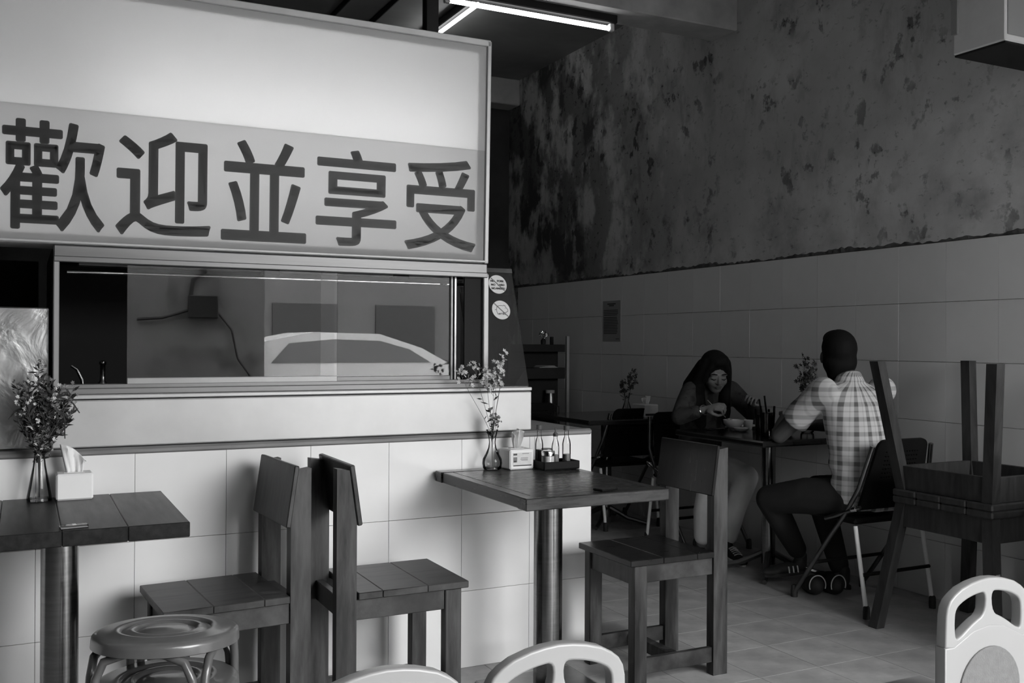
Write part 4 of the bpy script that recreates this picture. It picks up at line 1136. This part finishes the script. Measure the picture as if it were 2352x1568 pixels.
bl.loft([(0, .12, .455, .180, .128), (0, .11, .56, .166, .124), (0, .08, .66, .150, .110), (0, .045, .78, .158, .114), (0, .01, .90, .172, .112), (0, -.018, .985, .170, .088), (0, -.025, 1.022, .100, .064)])
for S, E_, Wr, e2 in ((RS, RE, RW, .62), (LS, LE, LW, .80)):
    we = Vector(E_) * (1 - e2) + Vector(Wr) * e2
    bl.chain([(S, .062), ((Vector(S) * .5 + Vector(E_) * .5), .060), (E_, .052), (we, .040)])
organic(bl, 'blouse', 'blouse', W, .009, 5)
tr = MB()
for s, kn, an in ((-1, (-.20, -.29, .485), (-.20, -.20, .09)), (1, (.02, -.34, .485), (-.075, -.285, .10))):
    tr.chain([((s * .085, .10, .51), .097), ((kn[0] * .6 + s * .035, kn[1] * .5 + .05, .505), .088), (kn, .072), ((Vector(kn) * .5 + Vector(an) * .5 + Vector((0, .02, 0))), .066), ((Vector(kn) * .1 + Vector(an) * .9), .052)])
tr.ell((0, .11, .50), (.175, .13, .10))
organic(tr, 'trousers', 'trousers_light', W, .009, 5)
# hair: cap, back fall and two front falls that leave the face clear
hr = MB(); hr.ell((0, .026, .042), (.088, .100, .092), HM).ell((0, -.016, .090), (.070, .074, .042), HM).ell((0, .060, -.04), (.090, .070, .11), HM)
P = lambda x, y, z: HM @ Vector((x, y, z))
hr.chain([(P(-.058, -.012, .070), .034), (P(-.072, -.006, .020), .036), (P(-.084, .000, -.04), .042), (P(-.098, .012, -.10), .050), ((-.165, -.095, .945), .056), ((-.160, -.110, .87), .052), ((-.145, -.118, .79), .034)], n=14)
hr.chain([(P(.058, -.012, .070), .028), (P(.072, -.006, .020), .028), (P(.078, .000, -.04), .030), (P(.080, .012, -.10), .034), ((.030, -.120, .94), .038), ((.030, -.130, .86), .034), ((.03, -.130, .79), .020)], n=14)
hr.chain([(P(-.03, .09, .00), .065), ((-.07, .035, 1.0), .085), ((-.065, .075, .88), .08), ((-.055, .10, .74), .055)])
hr.chain([(P(.03, .09, .00), .06), ((.0, .045, 1.0), .08), ((.01, .085, .88), .075), ((.01, .105, .74), .055)])
hr.chain([(P(-.020, -.060, .086), .016), (P(-.048, -.060, .060), .018), (P(-.064, -.050, .02), .018), (P(-.072, -.036, -.03), .022)])
hr.chain([(P(.012, -.062, .088), .014), (P(.040, -.062, .066), .015), (P(.062, -.050, .03), .014), (P(.072, -.036, -.02), .018)])
organic(hr, 'hair', 'hair', W, .008, 4)
for s in (-1, 1):
    MB().tube([P(s * .050, -.075, .018), P(s * .034, -.086, .024), P(s * .014, -.084, .020)], [.002, .0034, .0026], 8).build('eyebrow', 'hair', W, True)
    MB().tube([P(s * .047, -.074, -.008), P(s * .032, -.085, -.0125), P(s * .017, -.081, -.009)], [.0014, .0022, .0014], 8).build('eyelashes', 'hair', W, True)
MB().ell((0, -.0905, -.0525), (.020, .0045, .0045), HM).ell((0, -.089, -.0615), (.017, .0048, .0052), HM).build('lips', 'lips', W, True)
MB().tube([Vector(RE) * .08 + Vector(RW) * .92 + Vector((.030 * math.cos(a), .008 * math.sin(a), .027 * math.sin(a))) for a in [2 * PI * i / 20 for i in range(20)]], .0024, 8, closed=True).build('bracelet', 'chrome', W, True)
so, M = shoe(W, 'shoe', (-.075, -.265, .025), (-.115, -.45, .0), 'shoe_dark')
for k in range(5): MB().tube([M @ Vector((.085 + .018 * k, -.024, .062 - .0035 * k)), M @ Vector((.085 + .018 * k, 0, .072 - .0045 * k)), M @ Vector((.085 + .018 * k, .024, .062 - .0035 * k))], .0045, 6).build('laces', 'shoe_white', so, True)
shoe(W, 'shoe', (-.20, -.16, .0), (-.24, -.36, .0), 'shoe_dark')
t = thing('spoon', 'metal spoon held in the hand of the woman above the bowl', 'spoon', (3.62, 4.52, .865))
MB().tube([(-.075, .02, .085), (-.03, .005, .035), (.015, -.03, -.012)], [.0030, .0022, .0020], 8).build('spoon_handle', 'chrome', t, True)
MB().ell((.030, -.045, -.022), (.020, .013, .006)).build('spoon_bowl', 'chrome', t, True)

# ---- man: faces +y, seen from behind
Mn = thing('person', 'man in a pale plaid short sleeved shirt seated with his back turned', 'person', (3.70, 3.52, 0))
HM = Hd((.018, .185, 1.222), math.radians(-14), PI - math.radians(34), 0, 1.06)
LS, LE, LW = (-.180, .085, 1.045), (-.245, .320, .812), (-.005, .545, .885)
RS, RE, RW = (.190, .060, 1.045), (.235, .300, .850), (.150, .560, .830)
body = MB(); head_shapes(body, HM)
body.chain([(HM @ Vector((0, .035, -.05)), .054), ((.008, .112, 1.10), .056), ((0, .085, 1.02), .055)])
body.loft([(0, .02, .47, .165, .115), (0, .01, .58, .150, .105), (0, .02, .72, .150, .10), (0, .04, .86, .165, .10), (0, .06, .98, .172, .088), (0, .08, 1.045, .150, .062), (0, .09, 1.075, .07, .05)])
for S, E_, Wr in ((LS, LE, LW), (RS, RE, RW)):
    body.chain([(S, .054), (E_, .042), ((Vector(E_) * .6 + Vector(Wr) * .4), .040), (Wr, .026)])
for s, kn, an in ((-1, (-.235, .40, .475), (.02, .46, .16)), (1, (.12, .43, .50), (.16, .30, .08))):
    body.chain([((s * .09, .02, .52), .09), ((kn[0] * .55 + s * .04, kn[1] * .5, .51), .078), (kn, .058), ((Vector(kn) * .5 + Vector(an) * .5), .050), (an, .036)])
hand_shapes(body, aim(LE, LW, (0, 0, 1)), (1.6, 1.6, 1.6, 1.6), 0, .9, -1)
hand_shapes(body, aim(RE, RW, (0, 0, 1)), (1.0, 1.0, 1.0, 1.0), 0, .5, 1)
organic(body, 'body', 'skin_man', Mn, .0052, 4)
sh = MB()
sh.loft([(0, -.005, .505, .175, .128), (0, .00, .56, .178, .130), (0, .01, .66, .170, .122), (.0, .02, .76, .174, .120), (0, .04, .88, .186, .120), (0, .06, .98, .196, .112), (0, .078, 1.045, .180, .088), (0, .092, 1.085, .095, .070)])
for S, E_, k in ((LS, LE, .66), (RS, RE, .70)):
    e2 = Vector(S) * (1 - k) + Vector(E_) * k
    sh.chain([(S, .073), ((Vector(S) * .5 + e2 * .5), .068)]); sh.tube([Vector(S) * .5 + e2 * .5, e2], [.068, .076], 16)
sh.tube([(.004, .085, 1.065), (.010, .112, 1.118)], [.074, .066], 18)
sh.box(-.165, -.02, -.115, -.06, .475, .53, .01, Matrix.Rotation(.04, 4, 'Y')).box(-.04, .16, -.118, -.06, .468, .53, .01)
so = organic(sh, 'plaid_shirt', 'plaid', Mn, .0075, 4)
for v in so.data.vertices:                        # cloth folds around the waist
    k = max(0.0, 1 - abs(v.co.z - .66) / .16); q = v.co
    q.y += .010 * k * math.sin(q.z * 62 + q.x * 22) + .006 * k * math.sin(q.x * 55 - q.z * 30)
tr = MB()
for s, kn, an in ((-1, (-.235, .40, .475), (.02, .46, .16)), (1, (.12, .43, .50), (.16, .30, .08))):
    tr.chain([((s * .09, .02, .52), .102), ((kn[0] * .55 + s * .04, kn[1] * .5, .515), .093), (kn, .074), ((Vector(kn) * .5 + Vector(an) * .5), .064), ((Vector(kn) * .08 + Vector(an) * .92), .052)])
tr.ell((0, .01, .52), (.172, .125, .085))
organic(tr, 'trousers', 'trousers_dark', Mn, .009, 5)
hr = MB(); hr.ell((0, .024, .040), (.083, .101, .090), HM).ell((0, .048, -.020), (.081, .074, .080), HM).ell((0, .055, -.075), (.060, .050, .050), HM).ell((0, -.03, .070), (.070, .070, .046), HM)
organic(hr, 'hair', 'hair', Mn, .008, 4)
so, M = shoe(Mn, 'shoe', (.05, .46, .055), (-.16, .50, .045), 'shoe_dark', 'shoe_dark')
for k in range(3): MB().tube([M @ Vector((.055 + .026 * k, s_ * .041, .014 + .030 * q)) for s_, q in ((1, 0), (.93, .6), (.80, 1.15))], .004, 6).build('side_stripe', 'shoe_white', so, True)
shoe(Mn, 'shoe', (.16, .27, .0), (.19, .47, .0), 'shoe_dark', 'shoe_dark')
